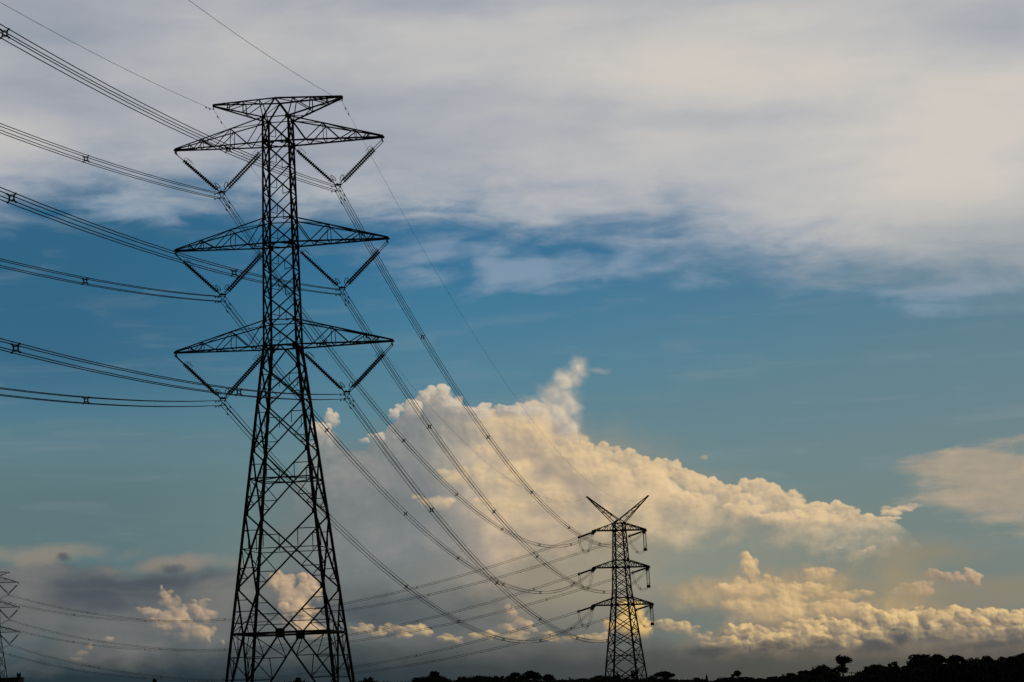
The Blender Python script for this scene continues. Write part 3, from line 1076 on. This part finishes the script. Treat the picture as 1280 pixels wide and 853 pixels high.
LEVEL = ('top', 'middle', 'bottom')
SIDE = {-1: 'left', 1: 'right'}
for k in range(3):
    for side in (-1, 1):
        v_insulator(T1, P1, HEAD1, side, k,
                    f"V of ribbed insulator strings under the big pylon's {LEVEL[k]} {SIDE[side]} arm",
                    'V insulators of the big pylon')
for k in range(3):
    v_insulator(T3, P3, HEAD3, 1, k, f"small V-shaped insulator under the {LEVEL[k]} arm of the faint cut-off pylon",
                'V insulators of the faint pylon')

# ------------------------------------------------------------------ conductors
CURV = 0.00039


class Span:
    """a wire hanging between two points"""
    def __init__(self, a, b, c=CURV):
        self.a, self.b, self.c = Vector(a), Vector(b), c
        d = self.b - self.a
        self.L = math.hypot(d.x, d.y)
        self.dir = Vector((d.x, d.y, 0)) / self.L
        self.side = Vector((self.dir.y, -self.dir.x, 0))

    def at(self, s):
        p = lerp(self.a, self.b, s / self.L)
        p.z -= self.c * s * (self.L - s)
        return p

    def tangent(self, s):
        return (self.at(s + 0.5) - self.at(s - 0.5)).normalized()


def wire(span, off, parent, r, name='wire', n=5, seg=56):
    pts = [span.at(span.L * i / seg) + span.side * off[0] + Vector((0, 0, off[1])) for i in range(seg + 1)]
    return Geo().tube(pts, r, n).build(name, CABLE, parent)


def spacer_mesh():
    g = Geo()
    g.tube([(0.115 * math.cos(t), 0, 0.115 * math.sin(t)) for t in [2 * math.pi * i / 14 for i in range(14)]], 0.032, 5, True)
    for x in (-1, 1):
        for z in (-1, 1):
            g.tube([(x * 0.08, 0, z * 0.08), (x * 0.235, 0, z * 0.235)], 0.04, 5)
            g.box((x * 0.23, 0, z * 0.23), 0.09, 0.16, 0.09)
    for x in (-1, 1):
        g.rod((x * 0.19, 0, -0.20), (x * 0.15, 0, 0.0), 0.022, 5).rod((x * 0.15, 0, 0.0), (x * 0.19, 0, 0.20), 0.022, 5)
        g.rod((-0.20, 0, x * 0.19), (0.20, 0, x * 0.16), 0.022, 5)
    me = mesh('spacer_damper', g.v, g.f)
    me.materials.append(STEEL)
    return me


def damper_mesh():
    g = Geo()
    g.rod((0, -0.24, -0.13), (0, 0.24, -0.13), 0.018, 5)
    g.rod((0, -0.25, -0.12), (0, -0.13, -0.12), 0.045, 6).rod((0, 0.13, -0.12), (0, 0.25, -0.12), 0.045, 6)
    g.box((0, 0, -0.06), 0.05, 0.07, 0.15)
    me = mesh('vibration_damper', g.v, g.f)
    me.materials.append(STEEL)
    return me


SPACER, DAMPER = spacer_mesh(), damper_mesh()


def place(name, me, pos, span, s, parent):
    o = link(name, me, parent)
    t = span.tangent(s)
    x = span.side
    z = x.cross(t)
    o.matrix_world = Matrix(((x.x, t.x, z.x, pos.x), (x.y, t.y, z.y, pos.y), (x.z, t.z, z.z, pos.z), (0, 0, 0, 1)))
    o.matrix_parent_inverse = Matrix.Identity(4)
    o.matrix_local = parent_inv(parent) @ o.matrix_world
    return o


def parent_inv(p):
    return Matrix.Translation(p.location).inverted()


def bundle(a, b, label, group, spacers, damp_a=False, damp_b=False, c=CURV, r=0.031):
    """four wires side by side with their spacers: one thing that hangs and swings together"""
    sp = Span(a, b, c)
    root = thing('conductor_bundle', label, 'power line', (0, 0, 0), 0, group)
    mid = -0.37
    for off in SUB:
        wire(sp, off, root, r)
    for s in spacers:
        place('spacer_damper', SPACER, sp.at(s) + Vector((0, 0, mid)), sp, s, root)
    for on, s0 in ((damp_a, 0.0), (damp_b, sp.L)):
        if on:
            for i, (ox, oz) in enumerate(SUB):
                for d in ((1.9,) if i % 2 else (2.6,)):
                    s = d if s0 == 0 else s0 - d
                    place('vibration_damper', DAMPER, sp.at(s) + sp.side * ox + Vector((0, 0, oz)), sp, s, root)
    return root, sp


def susp_pt(T, base, heading, side, k):
    return world_pt(base, heading, (side * VX[k], 0, T.h[k] - VD[k]))


STRING = 6.2
G_NEAR, G_MID, G_FAR, G_OFF = ('conductor bundles running off past the camera', 'conductor bundles between the two big pylons',
                               'far conductor bundles crossing low behind the big pylon', 'far conductor bundles leaving the frame')
SP_NEAR = [44.0, 95.6, 147, 198, 250, 302, 350]
SP_MID = [49.0, 101.5, 149.5, 204.0, 263.0, 328.0]
dist23 = math.hypot(P3.x - P2.x, P3.y - P2.y)
for k in range(3):
    for side in (-1, 1):
        a1 = susp_pt(T1, P1, HEAD1, side, k)
        a0 = world_pt(P0, HEAD1, (side * VX[k], 0, T1.h[k] - VD[k] + (0.0, 3.3, 10.0)[k]))
        jit = rng.uniform(-1.5, 1.5)
        bundle(a1, a0, f"power cable bundle leaving the frame overhead from the big pylon's {LEVEL[k]} {SIDE[side]} arm", G_NEAR,
               [s + jit * 0.3 for s in SP_NEAR], True, False)
        # the strained strings on the tension tower
        h, a = T2.h[k], T2.a[k]
        tip = world_pt(P2, HEAD2, (side * (a - 0.25), 0, h - 0.15))
        ends = {}
        for way, other in (('in', a1), ('out', susp_pt(T3, P3, HEAD3, side, k))):
            sp = Span(tip, other)
            d = sp.tangent(0.5)
            y0 = -0.75 if way == 'in' else 0.75
            st = world_pt(P2, HEAD2, (side * (a - 0.25), y0, h - 0.22))
            en = st + d * STRING
            ends[way] = (en, d)
            lab = (f"strain insulator pointing towards the camera on the horned pylon's {LEVEL[k]} {SIDE[side]} arm" if way == 'in' else
                   f"dark strain insulator slanting down leftwards from the horned pylon's {LEVEL[k]} {SIDE[side]} arm")
            root = thing('strain_insulator', lab, 'insulator', (0, 0, 0), 0, 'strain insulators of the horned pylon')
            sd = sp.side
            for o in (-0.25, 0.25):
                insulator_string(st + sd * o, en + sd * o + Vector((0, 0, 0)), root, 0.6, 0.5, 0.19, 0.22, 6)
            g = Geo()
            g.prism(en - sd * 0.34, en + sd * 0.34, [(-0.06, -0.25), (0.06, -0.25), (0.06, 0.25), (-0.06, 0.25)])
            g.prism(st - sd * 0.34, st + sd * 0.34, [(-0.06, -0.12), (0.06, -0.12), (0.06, 0.12), (-0.06, 0.12)])
            g.build('yoke_plate', STEEL, root)
            Geo().tube([en - d * 0.4 + sd * (0.42 * math.cos(t)) + sd.cross(d) * (0.42 * math.sin(t)) for t in [2 * math.pi * i / 14 for i in range(14)]],
                       0.05, 5, True).build('grading_ring', STEEL, root)
        e_in, e_out = ends['in'][0] + Vector((0, 0, 0.37)), ends['out'][0] + Vector((0, 0, 0.37))
        jit = rng.uniform(-2, 2)
        bundle(a1, e_in, f"power cable bundle sagging to the horned pylon from the big pylon's {LEVEL[k]} {SIDE[side]} arm", G_MID,
               [s + jit for s in SP_MID], True, False)
        a3 = susp_pt(T3, P3, HEAD3, side, k)
        n = 7
        off = 0.0 if side < 0 else 18.0
        bundle(e_out, a3, f"faint cable bundle crossing behind the big pylon from the horned pylon's {LEVEL[k]} {SIDE[side]} arm", G_FAR,
               [dist23 * (i + 0.35) / n + off for i in range(n) if dist23 * (i + 0.35) / n + off < dist23 - 20], False, True, CURV, 0.026)
        a4 = world_pt(P4, HEAD3, (side * VX[k], 0, T3.h[k] - VD[k]))
        bundle(a3, a4, f"faint cable bundle leaving the frame beyond the cut-off pylon's {LEVEL[k]} {SIDE[side]} arm", G_OFF,
               [40, 90, 140], False, False)
        # slack jumper loop from one strain string to the other, held out by a hanging string on the right arms
        root = thing('jumper_loop', f"slack jumper cables looping under the horned pylon's {LEVEL[k]} {SIDE[side]} arm", 'power line', (0, 0, 0), 0,
                     'jumper loops of the horned pylon')
        po, pi = ends['out'][0], ends['in'][0]
        hang = Vector(tip) + Vector((0, 0, -5.0))
        if side < 0:
            ctrl = [po, lerp(po, pi, 0.10) + Vector((0, 0, -2.3)), lerp(po, pi, 0.40) + Vector((0, 0, -4.3)), lerp(po, pi, 0.62) + Vector((0, 0, -4.2)),
                    lerp(po, pi, 0.88) + Vector((0, 0, -2.2)), pi]
        else:
            ctrl = [po, lerp(po, hang, 0.15) + Vector((0, 0, -1.8)), lerp(po, hang, 0.55) + Vector((0, 0, -2.3)), hang,
                    lerp(hang, pi, 0.5) + Vector((0, 0, -1.2)), lerp(hang, pi, 0.9) + Vector((0, 0, -0.6)), pi]
        def catmull(c, t):
            n_ = len(c) - 1
            i = min(int(t * n_), n_ - 1)
            u = t * n_ - i
            p0, p1, p2, p3 = c[max(i - 1, 0)], c[i], c[i + 1], c[min(i + 2, n_)]
            return 0.5 * ((2 * p1) + (p2 - p0) * u + (2 * p0 - 5 * p1 + 4 * p2 - p3) * u * u + (3 * p1 - p0 - 3 * p2 + p3) * u ** 3)
        sdv = Vector((math.cos(HEAD2), -math.sin(HEAD2), 0))
        for ox, oz in ((-0.225, 0.2), (0.225, 0.2), (-0.225, -0.2), (0.225, -0.2)):
            Geo().tube([catmull(ctrl, t / 24) + sdv * ox + Vector((0, 0, oz)) for t in range(25)], 0.022, 5).build('wire', CABLE, root)
        for t in (0.3, 0.62):
            o = link('spacer_damper', SPACER, root)
            o.location = catmull(ctrl, t)
            o.rotation_euler = (0, 0, -HEAD2)
        if side > 0:
            root = thing('hanging_insulator', f"vertical insulator hanging from the tip of the horned pylon's {LEVEL[k]} right arm", 'insulator', (0, 0, 0), 0,
                         'hanging insulators of the horned pylon')
            for o in (-0.35, 0.35):
                insulator_string(Vector(tip) + sdv * o * 0.8 + Vector((0, 0, -0.25)), hang + sdv * o + Vector((0, 0, 0.3)), root, 0.4, 0.4, 0.15, 0.2, 6)
            Geo().box(hang + Vector((0, 0, 0.15)), 0.95, 0.3, 0.7).build('clamp_weight', STEEL, root)

# earth wires
for side in (-1, 1):
    t1 = world_pt(P1, HEAD1, (side * T1.ae, 0, T1.h[3] - 0.45))
    t0 = world_pt(P0, HEAD1, (side * T1.ae, 0, T1.h[3] - 0.45))
    t2 = world_pt(P2, HEAD2, (side * T2.ae, 0, T2.h[3] - 0.2))
    t3 = world_pt(P3, HEAD3, (side * T3.ae, 0, T3.h[3] - 0.45))
    t4 = world_pt(P4, HEAD3, (side * T3.ae, 0, T3.h[3] - 0.45))
    G = 'thin earth wires strung between pylon tops'
    for a, b, c, lab in ((t1, t0, 0.00035, f"thin earth wire rising out of frame from the big pylon's {SIDE[side]} top tip"),
                         (t1, t2, 0.00033, f"thin earth wire falling to the horned pylon from the big pylon's {SIDE[side]} top tip"),
                         (t2, t3, 0.00033, f"faint earth wire to the cut-off pylon from the horned pylon's {SIDE[side]} horn"),
                         (t3, t4, 0.00033, f"faint earth wire leaving the frame beyond the cut-off pylon's {SIDE[side]} top tip")):
        sp = Span(a, b, c)
        root = thing('earth_wire', lab, 'power line', (0, 0, 0), 0, G)
        wire(sp, (0, 0), root, 0.017 if b is t0 else (0.013 if b is t2 else 0.006))
        if a is t1:
            for s in (1.6, 3.0):
                place('vibration_damper', DAMPER, sp.at(s), sp, s, root)
            Geo().tube([a + Vector((0, 0, 0.45)), a + Vector((0, 0, 0.2)), a], [0.05, 0.04, 0.07], 6).build('suspension_clamp', STEEL, root)


# ------------------------------------------------------------------ trees along the skyline
def leaf_faces(g, clumps, n, size, rg, flat=1.0):
    """small leaf sprays scattered through a set of ellipsoids, thinning towards their rims"""
    wts = [rx * ry * rz for _, (rx, ry, rz) in clumps]
    for _ in range(n):
        (c, r) = rg.choices(clumps, wts)[0]
        while True:
            p = Vector((rg.uniform(-1, 1), rg.uniform(-1, 1), rg.uniform(-1, 1)))
            if p.length < 1 and rg.random() < 1.15 - 0.5 * p.length:
                break
        q = Vector((c[0] + p.x * r[0], c[1] + p.y * r[1], c[2] + p.z * r[2]))
        u = Vector((rg.gauss(0, 1), rg.gauss(0, 1), rg.gauss(0, 0.7))).normalized()
        w = u.cross(Vector((rg.gauss(0, 1), rg.gauss(0, 1), rg.gauss(0, 1)))).normalized()
        s = size * rg.uniform(0.6, 1.3)
        k = len(g.v)
        g.v += [tuple(q - u * s), tuple(q + w * s * 0.6 - u * s * 0.1), tuple(q + u * s), tuple(q - w * s * 0.6 + u * s * 0.15)]
        g.f.append((k, k + 1, k + 2, k + 3))


def limb(g, a, b, r0, r1, rg, bend=0.08):
    a, b = Vector(a), Vector(b)
    L = (b - a).length
    m = [lerp(a, b, t) + Vector((rg.uniform(-1, 1), rg.uniform(-1, 1), 0)) * L * bend for t in (0.35, 0.7)]
    g.tube([a, m[0], m[1], b], [r0, r0 * 0.7 + r1 * 0.3, r0 * 0.35 + r1 * 0.65, r1], 6)


def tree_shapes(kind, rg):
    """unit tree: 1 tall, crown about 1 wide; returns trunk and crown geometry"""
    tg, cg = Geo(), Geo()
    if kind == 'umbrella':
        fork = rg.uniform(0.35, 0.45)
        limb(tg, (0, 0, -0.05), (0, 0, fork), 0.045, 0.032, rg, 0.03)
        cl = []
        for k in range(7):
            t = 2 * math.pi * k / 7 + rg.uniform(-0.3, 0.3)
            rr = rg.uniform(0.26, 0.44)
            z = 0.90 - rr * rr * 1.5 + rg.uniform(-0.03, 0.03)
            p = (rr * math.cos(t), rr * math.sin(t), z)
            limb(tg, (0, 0, fork), (p[0], p[1], z - 0.05), 0.022, 0.008, rg, 0.05)
            cl.append((p, (0.21, 0.21, 0.13)))
        cl.append(((0, 0, 0.88), (0.30, 0.30, 0.13)))
        leaf_faces(cg, cl, 1500, 0.048, rg)
    elif kind == 'lollipop':
        limb(tg, (0, 0, -0.05), (0.02, 0, 0.5), 0.05, 0.03, rg, 0.03)
        cl = []
        for k in range(11):
            t, z = rg.uniform(0, 6.28), rg.uniform(0.36, 0.90)
            rr = 0.40 * math.sqrt(max(0.05, 1 - ((z - 0.64) / 0.38) ** 2)) * rg.uniform(0.5, 1.0)
            p = (rr * math.cos(t), rr * math.sin(t), z)
            limb(tg, (0.02, 0, min(0.5, z - 0.1)), p, 0.018, 0.006, rg)
            cl.append((p, (rg.uniform(0.15, 0.23), rg.uniform(0.15, 0.23), rg.uniform(0.10, 0.16))))
        leaf_faces(cg, cl, 1400, 0.046, rg)
    elif kind == 'cone':
        limb(tg, (0, 0, -0.05), (0, 0, 0.8), 0.05, 0.012, rg, 0.01)
        cl = [((rg.uniform(-.03, .03), rg.uniform(-.03, .03), z), (0.46 * (1.04 - z), 0.46 * (1.04 - z), 0.12)) for z in (0.22, 0.36, 0.5, 0.64, 0.77, 0.9)]
        leaf_faces(cg, cl, 1000, 0.045, rg)
    else:                                               # broad, bushy
        limb(tg, (0, 0, -0.05), (0, 0, 0.35), 0.05, 0.035, rg, 0.03)
        cl = []
        for k in range(14):
            t, z = rg.uniform(0, 6.28), rg.uniform(0.16, 0.86)
            rr = 0.43 * math.sqrt(max(0.05, 1 - ((z - 0.36) / 0.53) ** 2)) * rg.uniform(0.35, 1.0)
            p = (rr * math.cos(t), rr * math.sin(t), z)
            limb(tg, (0, 0, min(0.35, z * 0.6)), p, 0.02, 0.006, rg)
            s = rg.uniform(0.10, 0.21)
            cl.append((p, (s, s, s * 0.8)))
        cl.append(((0, 0, 0.4), (0.36, 0.36, 0.36)))
        leaf_faces(cg, cl, 1900, 0.050, rg)
    return (mesh(kind + '_trunk', tg.v, tg.f), mesh(kind + '_crown', cg.v, cg.f))


TREE_RG = random.Random(21)
SHAPES = {k: [tree_shapes(k, TREE_RG) for _ in range(n)] for k, n in (('umbrella', 3), ('lollipop', 3), ('cone', 1), ('bushy', 5))}
for k in SHAPES:
    for i, (a, b) in enumerate(SHAPES[k]):
        a.materials.append(BARK)
        b.materials.append(LEAF[i % 2])


def tree(x, ytop, wpx, kind, dist, label, group=None, cat='tree', i=None):
    """a tree whose top is seen at (x, ytop), standing on the ground at that distance"""
    top = at(x, ytop, dist)
    gz = ground_z(top.x, top.y) - 0.1
    h = max(1.5, top.z - gz)
    w = wpx / FPX * dist
    name = {'umbrella': 'umbrella_tree', 'lollipop': 'open_crowned_tree', 'cone': 'conical_tree', 'bushy': 'bushy_tree'}[kind]
    t = thing(name, label, cat, (top.x, top.y, gz), TREE_RG.uniform(0, 6.28), group)
    a, b = SHAPES[kind][TREE_RG.randrange(len(SHAPES[kind])) if i is None else i]
    t.scale = (w, w, h)
    link('trunk', a, t)
    link('crown', b, t)
    return t


NAMED = [
    (1052, 819, 27, 'lollipop', 640, 'tall open-crowned tree standing clear beside a tiny pole'),
    (1029, 827, 26, 'bushy', 650, 'rounded dense tree just left of the tall open-crowned tree'),
    (1154, 812, 44, 'bushy', 600, 'tallest broad dark tree on the skyline, right of the pole'),
    (1171, 818, 22, 'umbrella', 605, 'flat-topped tree leaning out from the tallest broad tree'),
    (1194, 819, 28, 'umbrella', 590, 'wide umbrella-shaped tree between the tallest tree and the dark rise'),
    (1218, 821, 16, 'lollipop', 590, 'small ragged tree beside the umbrella tree, at the foot of the dark rise'),
    (1233, 820, 20, 'umbrella', 585, 'small arching tree against the dark rise'),
    (1097, 827, 26, 'bushy', 620, 'dark rounded tree between the tiny pole and the tallest tree'),
    (1117, 826, 15, 'lollipop', 620, 'thin ragged tree at the edge of the gap before the tallest tree'),
    (921, 838.5, 12, 'umbrella', 690, 'lone little umbrella tree rising from a low hump'),
    (883, 841, 8, 'cone', 690, 'small pointed conical tree between two low humps'),
    (899, 845.5, 10, 'bushy', 700, 'small round bush beside the pointed conical tree'),
    (829, 839.5, 30, 'umbrella', 655, 'spreading flat-topped tree just right of the horned pylon'),
    (793.5, 836.5, 12, 'lollipop', 640, 'small tree seen between the legs of the horned pylon'),
    (771, 838, 13, 'bushy', 640, 'bushy tree against the left legs of the horned pylon'),
    (752, 841, 26, 'bushy', 660, 'low rounded tree just left of the horned pylon'),
    (685, 843, 17, 'umbrella', 680, 'small umbrella tree standing apart in the middle of the skyline'),
    (663, 839, 26, 'umbrella', 680, 'broad umbrella tree with sky showing under its crown'),
    (644, 841, 24, 'umbrella', 690, 'umbrella tree merging into the left of the broad umbrella tree'),
    (713, 845, 11, 'bushy', 690, 'tiny round bush between the small umbrella tree and the horned pylon'),
    (540, 839, 36, 'bushy', 660, 'big domed dark tree nearest the big pylon on its right'),
    (460, 843.5, 15, 'bushy', 650, 'small double-humped bush at the right foot of the big pylon'),
    (373, 846.5, 22, 'bushy', 650, 'round bush seen through the legs of the big pylon'),
    (257, 849, 30, 'bushy', 700, 'low wide bush at the left foot of the big pylon'),
    (193, 848.5, 9, 'umbrella', 700, 'tiny lone tree left of the big pylon'),
    (600, 840, 15, 'bushy', 690, 'highest tree in the close row right of the domed tree'),
]
for row in NAMED:
    tree(*row, group='trees along the skyline')
# the crowded rest of the skyline
FILL = [(577, 844, 12), (586, 846, 10), (590, 843, 11), (611, 842, 13), (623, 842, 14), (631, 843, 16), (571, 849, 10), (553, 845, 16), (522, 845, 18),
        (500, 850, 18), (484, 851, 16), (700, 847, 14), (727, 846, 16), (740, 845, 18), (782, 846, 16), (806, 847, 14), (815, 846, 16), (845, 847, 16), (857, 849, 14),
        (870, 847, 18), (876, 848, 14), (912, 845, 24), (930, 846, 22), (938, 847, 16), (950, 847, 18), (962, 845, 16), (968, 844, 12), (980, 842, 15), (990, 839, 14),
        (1004, 838, 12), (1012, 836, 16), (1018, 832, 12), (1040, 832, 18), (1062, 846, 14), (1075, 840, 14), (1085, 833, 18), (1108, 829, 16), (1128, 836, 14),
        (1136, 830, 16), (1142, 821, 20), (1165, 826, 24), (1180, 828, 22), (1205, 829, 24), (1228, 826, 24), (1245, 821, 26), (1258, 821, 24), (1270, 817, 26), (1285, 813, 34), (1303, 812, 40),
        (8, 847, 16), (-8, 846, 20), (22, 851, 14), (230, 852, 18), (275, 851, 16), (300, 853, 18), (345, 852, 18), (400, 852, 18), (430, 851, 20), (445, 850, 12)]
# which stretch of the skyline a tree of the crowd stands in
STRETCH = [(60, 'beside the low building under the faint pylon'), (300, 'along the ground left of the big pylon'), (420, 'seen through the feet of the big pylon'),
           (510, 'between the big pylon and the domed tree'), (562, 'against the flank of the domed tree'), (640, 'between the domed tree and the umbrella trees'),
           (735, 'between the umbrella trees and the horned pylon'), (822, 'around the feet of the horned pylon'), (890, 'between the flat-topped tree and the conical tree'),
           (945, 'under the lone little umbrella tree'), (1022, 'climbing towards the rounded dense tree'), (1070, 'beside the tall open-crowned tree'),
           (1125, 'next to the dark rounded tree past the tiny pole'), (1175, 'around the foot of the tallest broad tree'), (1235, 'under the arching umbrella trees'),
           (9999, 'on the dark rise at the end of the skyline')]
for x, y, w in FILL:
    kind = 'bushy' if TREE_RG.random() < 0.82 else 'lollipop'
    where = next(t for lim, t in STRETCH if x < lim)
    tree(x, y + TREE_RG.uniform(-0.3, 0.7), w * 1.25, kind, TREE_RG.uniform(560, 700) if x > 100 else TREE_RG.uniform(880, 940),
         'low dark bushy tree ' + where, 'low dark bushy trees ' + where)


def scrub():
    """the unbroken undergrowth below and between the trees"""
    rg = random.Random(5)
    prof = [(-60, 853), (0, 849), (24, 851), (40, 854), (180, 854), (187, 851.5), (199, 852), (215, 853), (240, 850.5), (262, 850), (280, 852), (300, 854), (362, 850.5), (373, 848),
            (384, 850), (395, 854), (440, 852), (448, 849.5), (460, 846), (470, 850), (485, 851.5), (512, 850), (522, 845.5), (540, 841.5), (556, 844.5), (566, 849), (572, 847.5), (580, 846.5),
            (588, 844), (600, 842.5), (615, 844.5), (636, 846), (668, 847), (690, 848.5), (712, 847.5), (735, 846.5), (752, 842.5), (768, 844), (774, 847), (812, 847.5), (822, 846.5), (838, 847.5),
            (848, 849), (862, 847.5), (884, 849), (890, 851), (897, 847), (912, 846), (938, 847.5), (955, 849.5), (960, 850), (968, 846.5), (978, 845), (988, 841), (1004, 841), (1014, 836),
            (1024, 831), (1034, 832), (1044, 839), (1053, 846), (1067, 846.5), (1072, 839), (1085, 835), (1098, 831), (1112, 832), (1122, 838), (1130, 837), (1138, 829), (1148, 818), (1160, 818),
            (1168, 825), (1185, 828.5), (1205, 828.5), (1222, 826.5), (1240, 824), (1256, 822.5), (1270, 818), (1284, 813), (1340, 810)]
    g = Geo()
    # a knobbly bank of shrubs
    for row, dist in enumerate((560, 600, 645, 700)):
        x = -60.0
        while x < 1340:
            yt = interp(prof, x) + 0.5 + rg.uniform(0.0, 2.2) + (3 - row) * 0.5
            p = at(x, yt, dist)
            gz = ground_z(p.x, p.y)
            h = max(1.0, p.z - gz)
            w = rg.uniform(0.8, 1.6)
            n = len(g.v)
            for (zz, rr) in ((-0.3, 1.0), (h * 0.55, 0.95), (h * 0.85, 0.6), (h - 0.15, 0.12)):
                for k in range(7):
                    t = 2 * math.pi * k / 7 + rg.uniform(-0.2, 0.2)
                    r = w * rr * rg.uniform(0.8, 1.15)
                    g.v.append((p.x + r * math.cos(t), p.y + r * math.sin(t), gz + zz * rg.uniform(0.93, 1.0)))
            for a in range(3):
                for k in range(7):
                    l = (k + 1) % 7
                    g.f.append((n + a * 7 + k, n + a * 7 + l, n + a * 7 + 7 + l, n + a * 7 + 7 + k))
            leaf_faces(g, [((p.x, p.y, gz + h - 0.7), (w * 1.1, w * 1.1, 0.9)), ((p.x, p.y, gz + h * 0.6), (w * 1.2, w * 1.2, h * 0.4))], 40, 0.20, rg)
            x += rg.uniform(2.5, 5.0)
    # nearer rough growth that hides the field on the right
    for dist in (150, 200, 260, 330, 410, 500):
        x = 560.0
        while x < 1360:
            yb = interp([(560, 856), (700, 853), (800, 850.5), (900, 850), (960, 849), (1010, 844), (1060, 846.5), (1100, 838), (1150, 830), (1250, 826), (1360, 820)], x)
            p = at(x, yb + rg.uniform(0.0, 3.0) + (500 - dist) * 0.012, dist)
            gz = ground_z(p.x, p.y)
            h = max(0.5, p.z - gz)
            w = rg.uniform(0.8, 1.6) * (0.6 + dist / 500)
            leaf_faces(g, [((p.x, p.y, gz + h * 0.5), (w * 1.5, w, h * 0.58))], 240, 0.10 + 0.0006 * dist, rg)
            x += rg.uniform(0.5, 1.0) * w * 1.6 / dist * FPX
    tag(g.build('undergrowth', LEAF[0], None), kind='stuff')


scrub()


# ------------------------------------------------------------------ the tiny pole and the low building
def small_things():
    p = at(1064.5, 839.8, 640)
    gz = ground_z(p.x, p.y)
    h = p.z - gz
    t = thing('utility_pole', 'tiny T-shaped wooden pole in the gap beside the tall open-crowned tree', 'pole', (p.x, p.y, gz))
    Geo().tube([(0, 0, -0.2), (0, 0, h)], [0.13, 0.09], 8).build('post', BARK, t)
    Geo().box((0, 0, h - 0.25), 1.5, 0.12, 0.14).build('pole_crossarm', BARK, t)
    for sx in (-0.6, 0.6):
        Geo().tube([(sx, 0, h - 0.18), (sx, 0, h - 0.05)], [0.04, 0.05], 6).build('pin_insulator', GLAZE, t)
    a, b = at(-22, 847.5, 900), at(20.5, 847.5, 900)
    gz = ground_z(b.x, b.y)
    w = b.x - a.x
    h = b.z - gz
    t = thing('low_building', 'low dark building with a block on its roof under the faint pylon', 'building', ((a.x + b.x) / 2, 905, gz), 0.0)
    wall = Geo()
    for x0, x1, z0, z1 in ((-w / 2, w / 2, 0, h * 0.72), (-w / 2, w / 2 - 3.2, h * 0.72, h * 0.88), (w / 2 - 2.2, w / 2, h * 0.72, h * 0.88), (-w / 2, w / 2, h * 0.88, h)):
        wall.box(((x0 + x1) / 2, 0, (z0 + z1) / 2), x1 - x0, 0.35, z1 - z0)
    for x in (-w / 2 + 0.17, w / 2 - 0.17):
        wall.box((x, 4.2, h / 2), 0.34, 8.0, h)
    wall.box((0, 8.3, h / 2), w, 0.35, h)
    wall.build('wall', RENDER, t)
    Geo().box((0, 4.1, h + 0.12), w + 0.6, 9.2, 0.24).build('roof', RENDER, t)
    wn = Geo().box((w / 2 - 2.7, 0.05, h * 0.8), 1.0, 0.08, h * 0.16).build('window', RENDER, t)
    blk = Geo().box((w / 2 - 0.75, 3, h + 0.9), 1.3, 1.6, 1.5)
    blk.box((w / 2 - 1.2, 3, h + 1.8), 0.3, 0.3, 0.5).box((w / 2 - 0.3, 3, h + 1.8), 0.3, 0.3, 0.5)
    blk.build('roof_block', RENDER, t)


small_things()
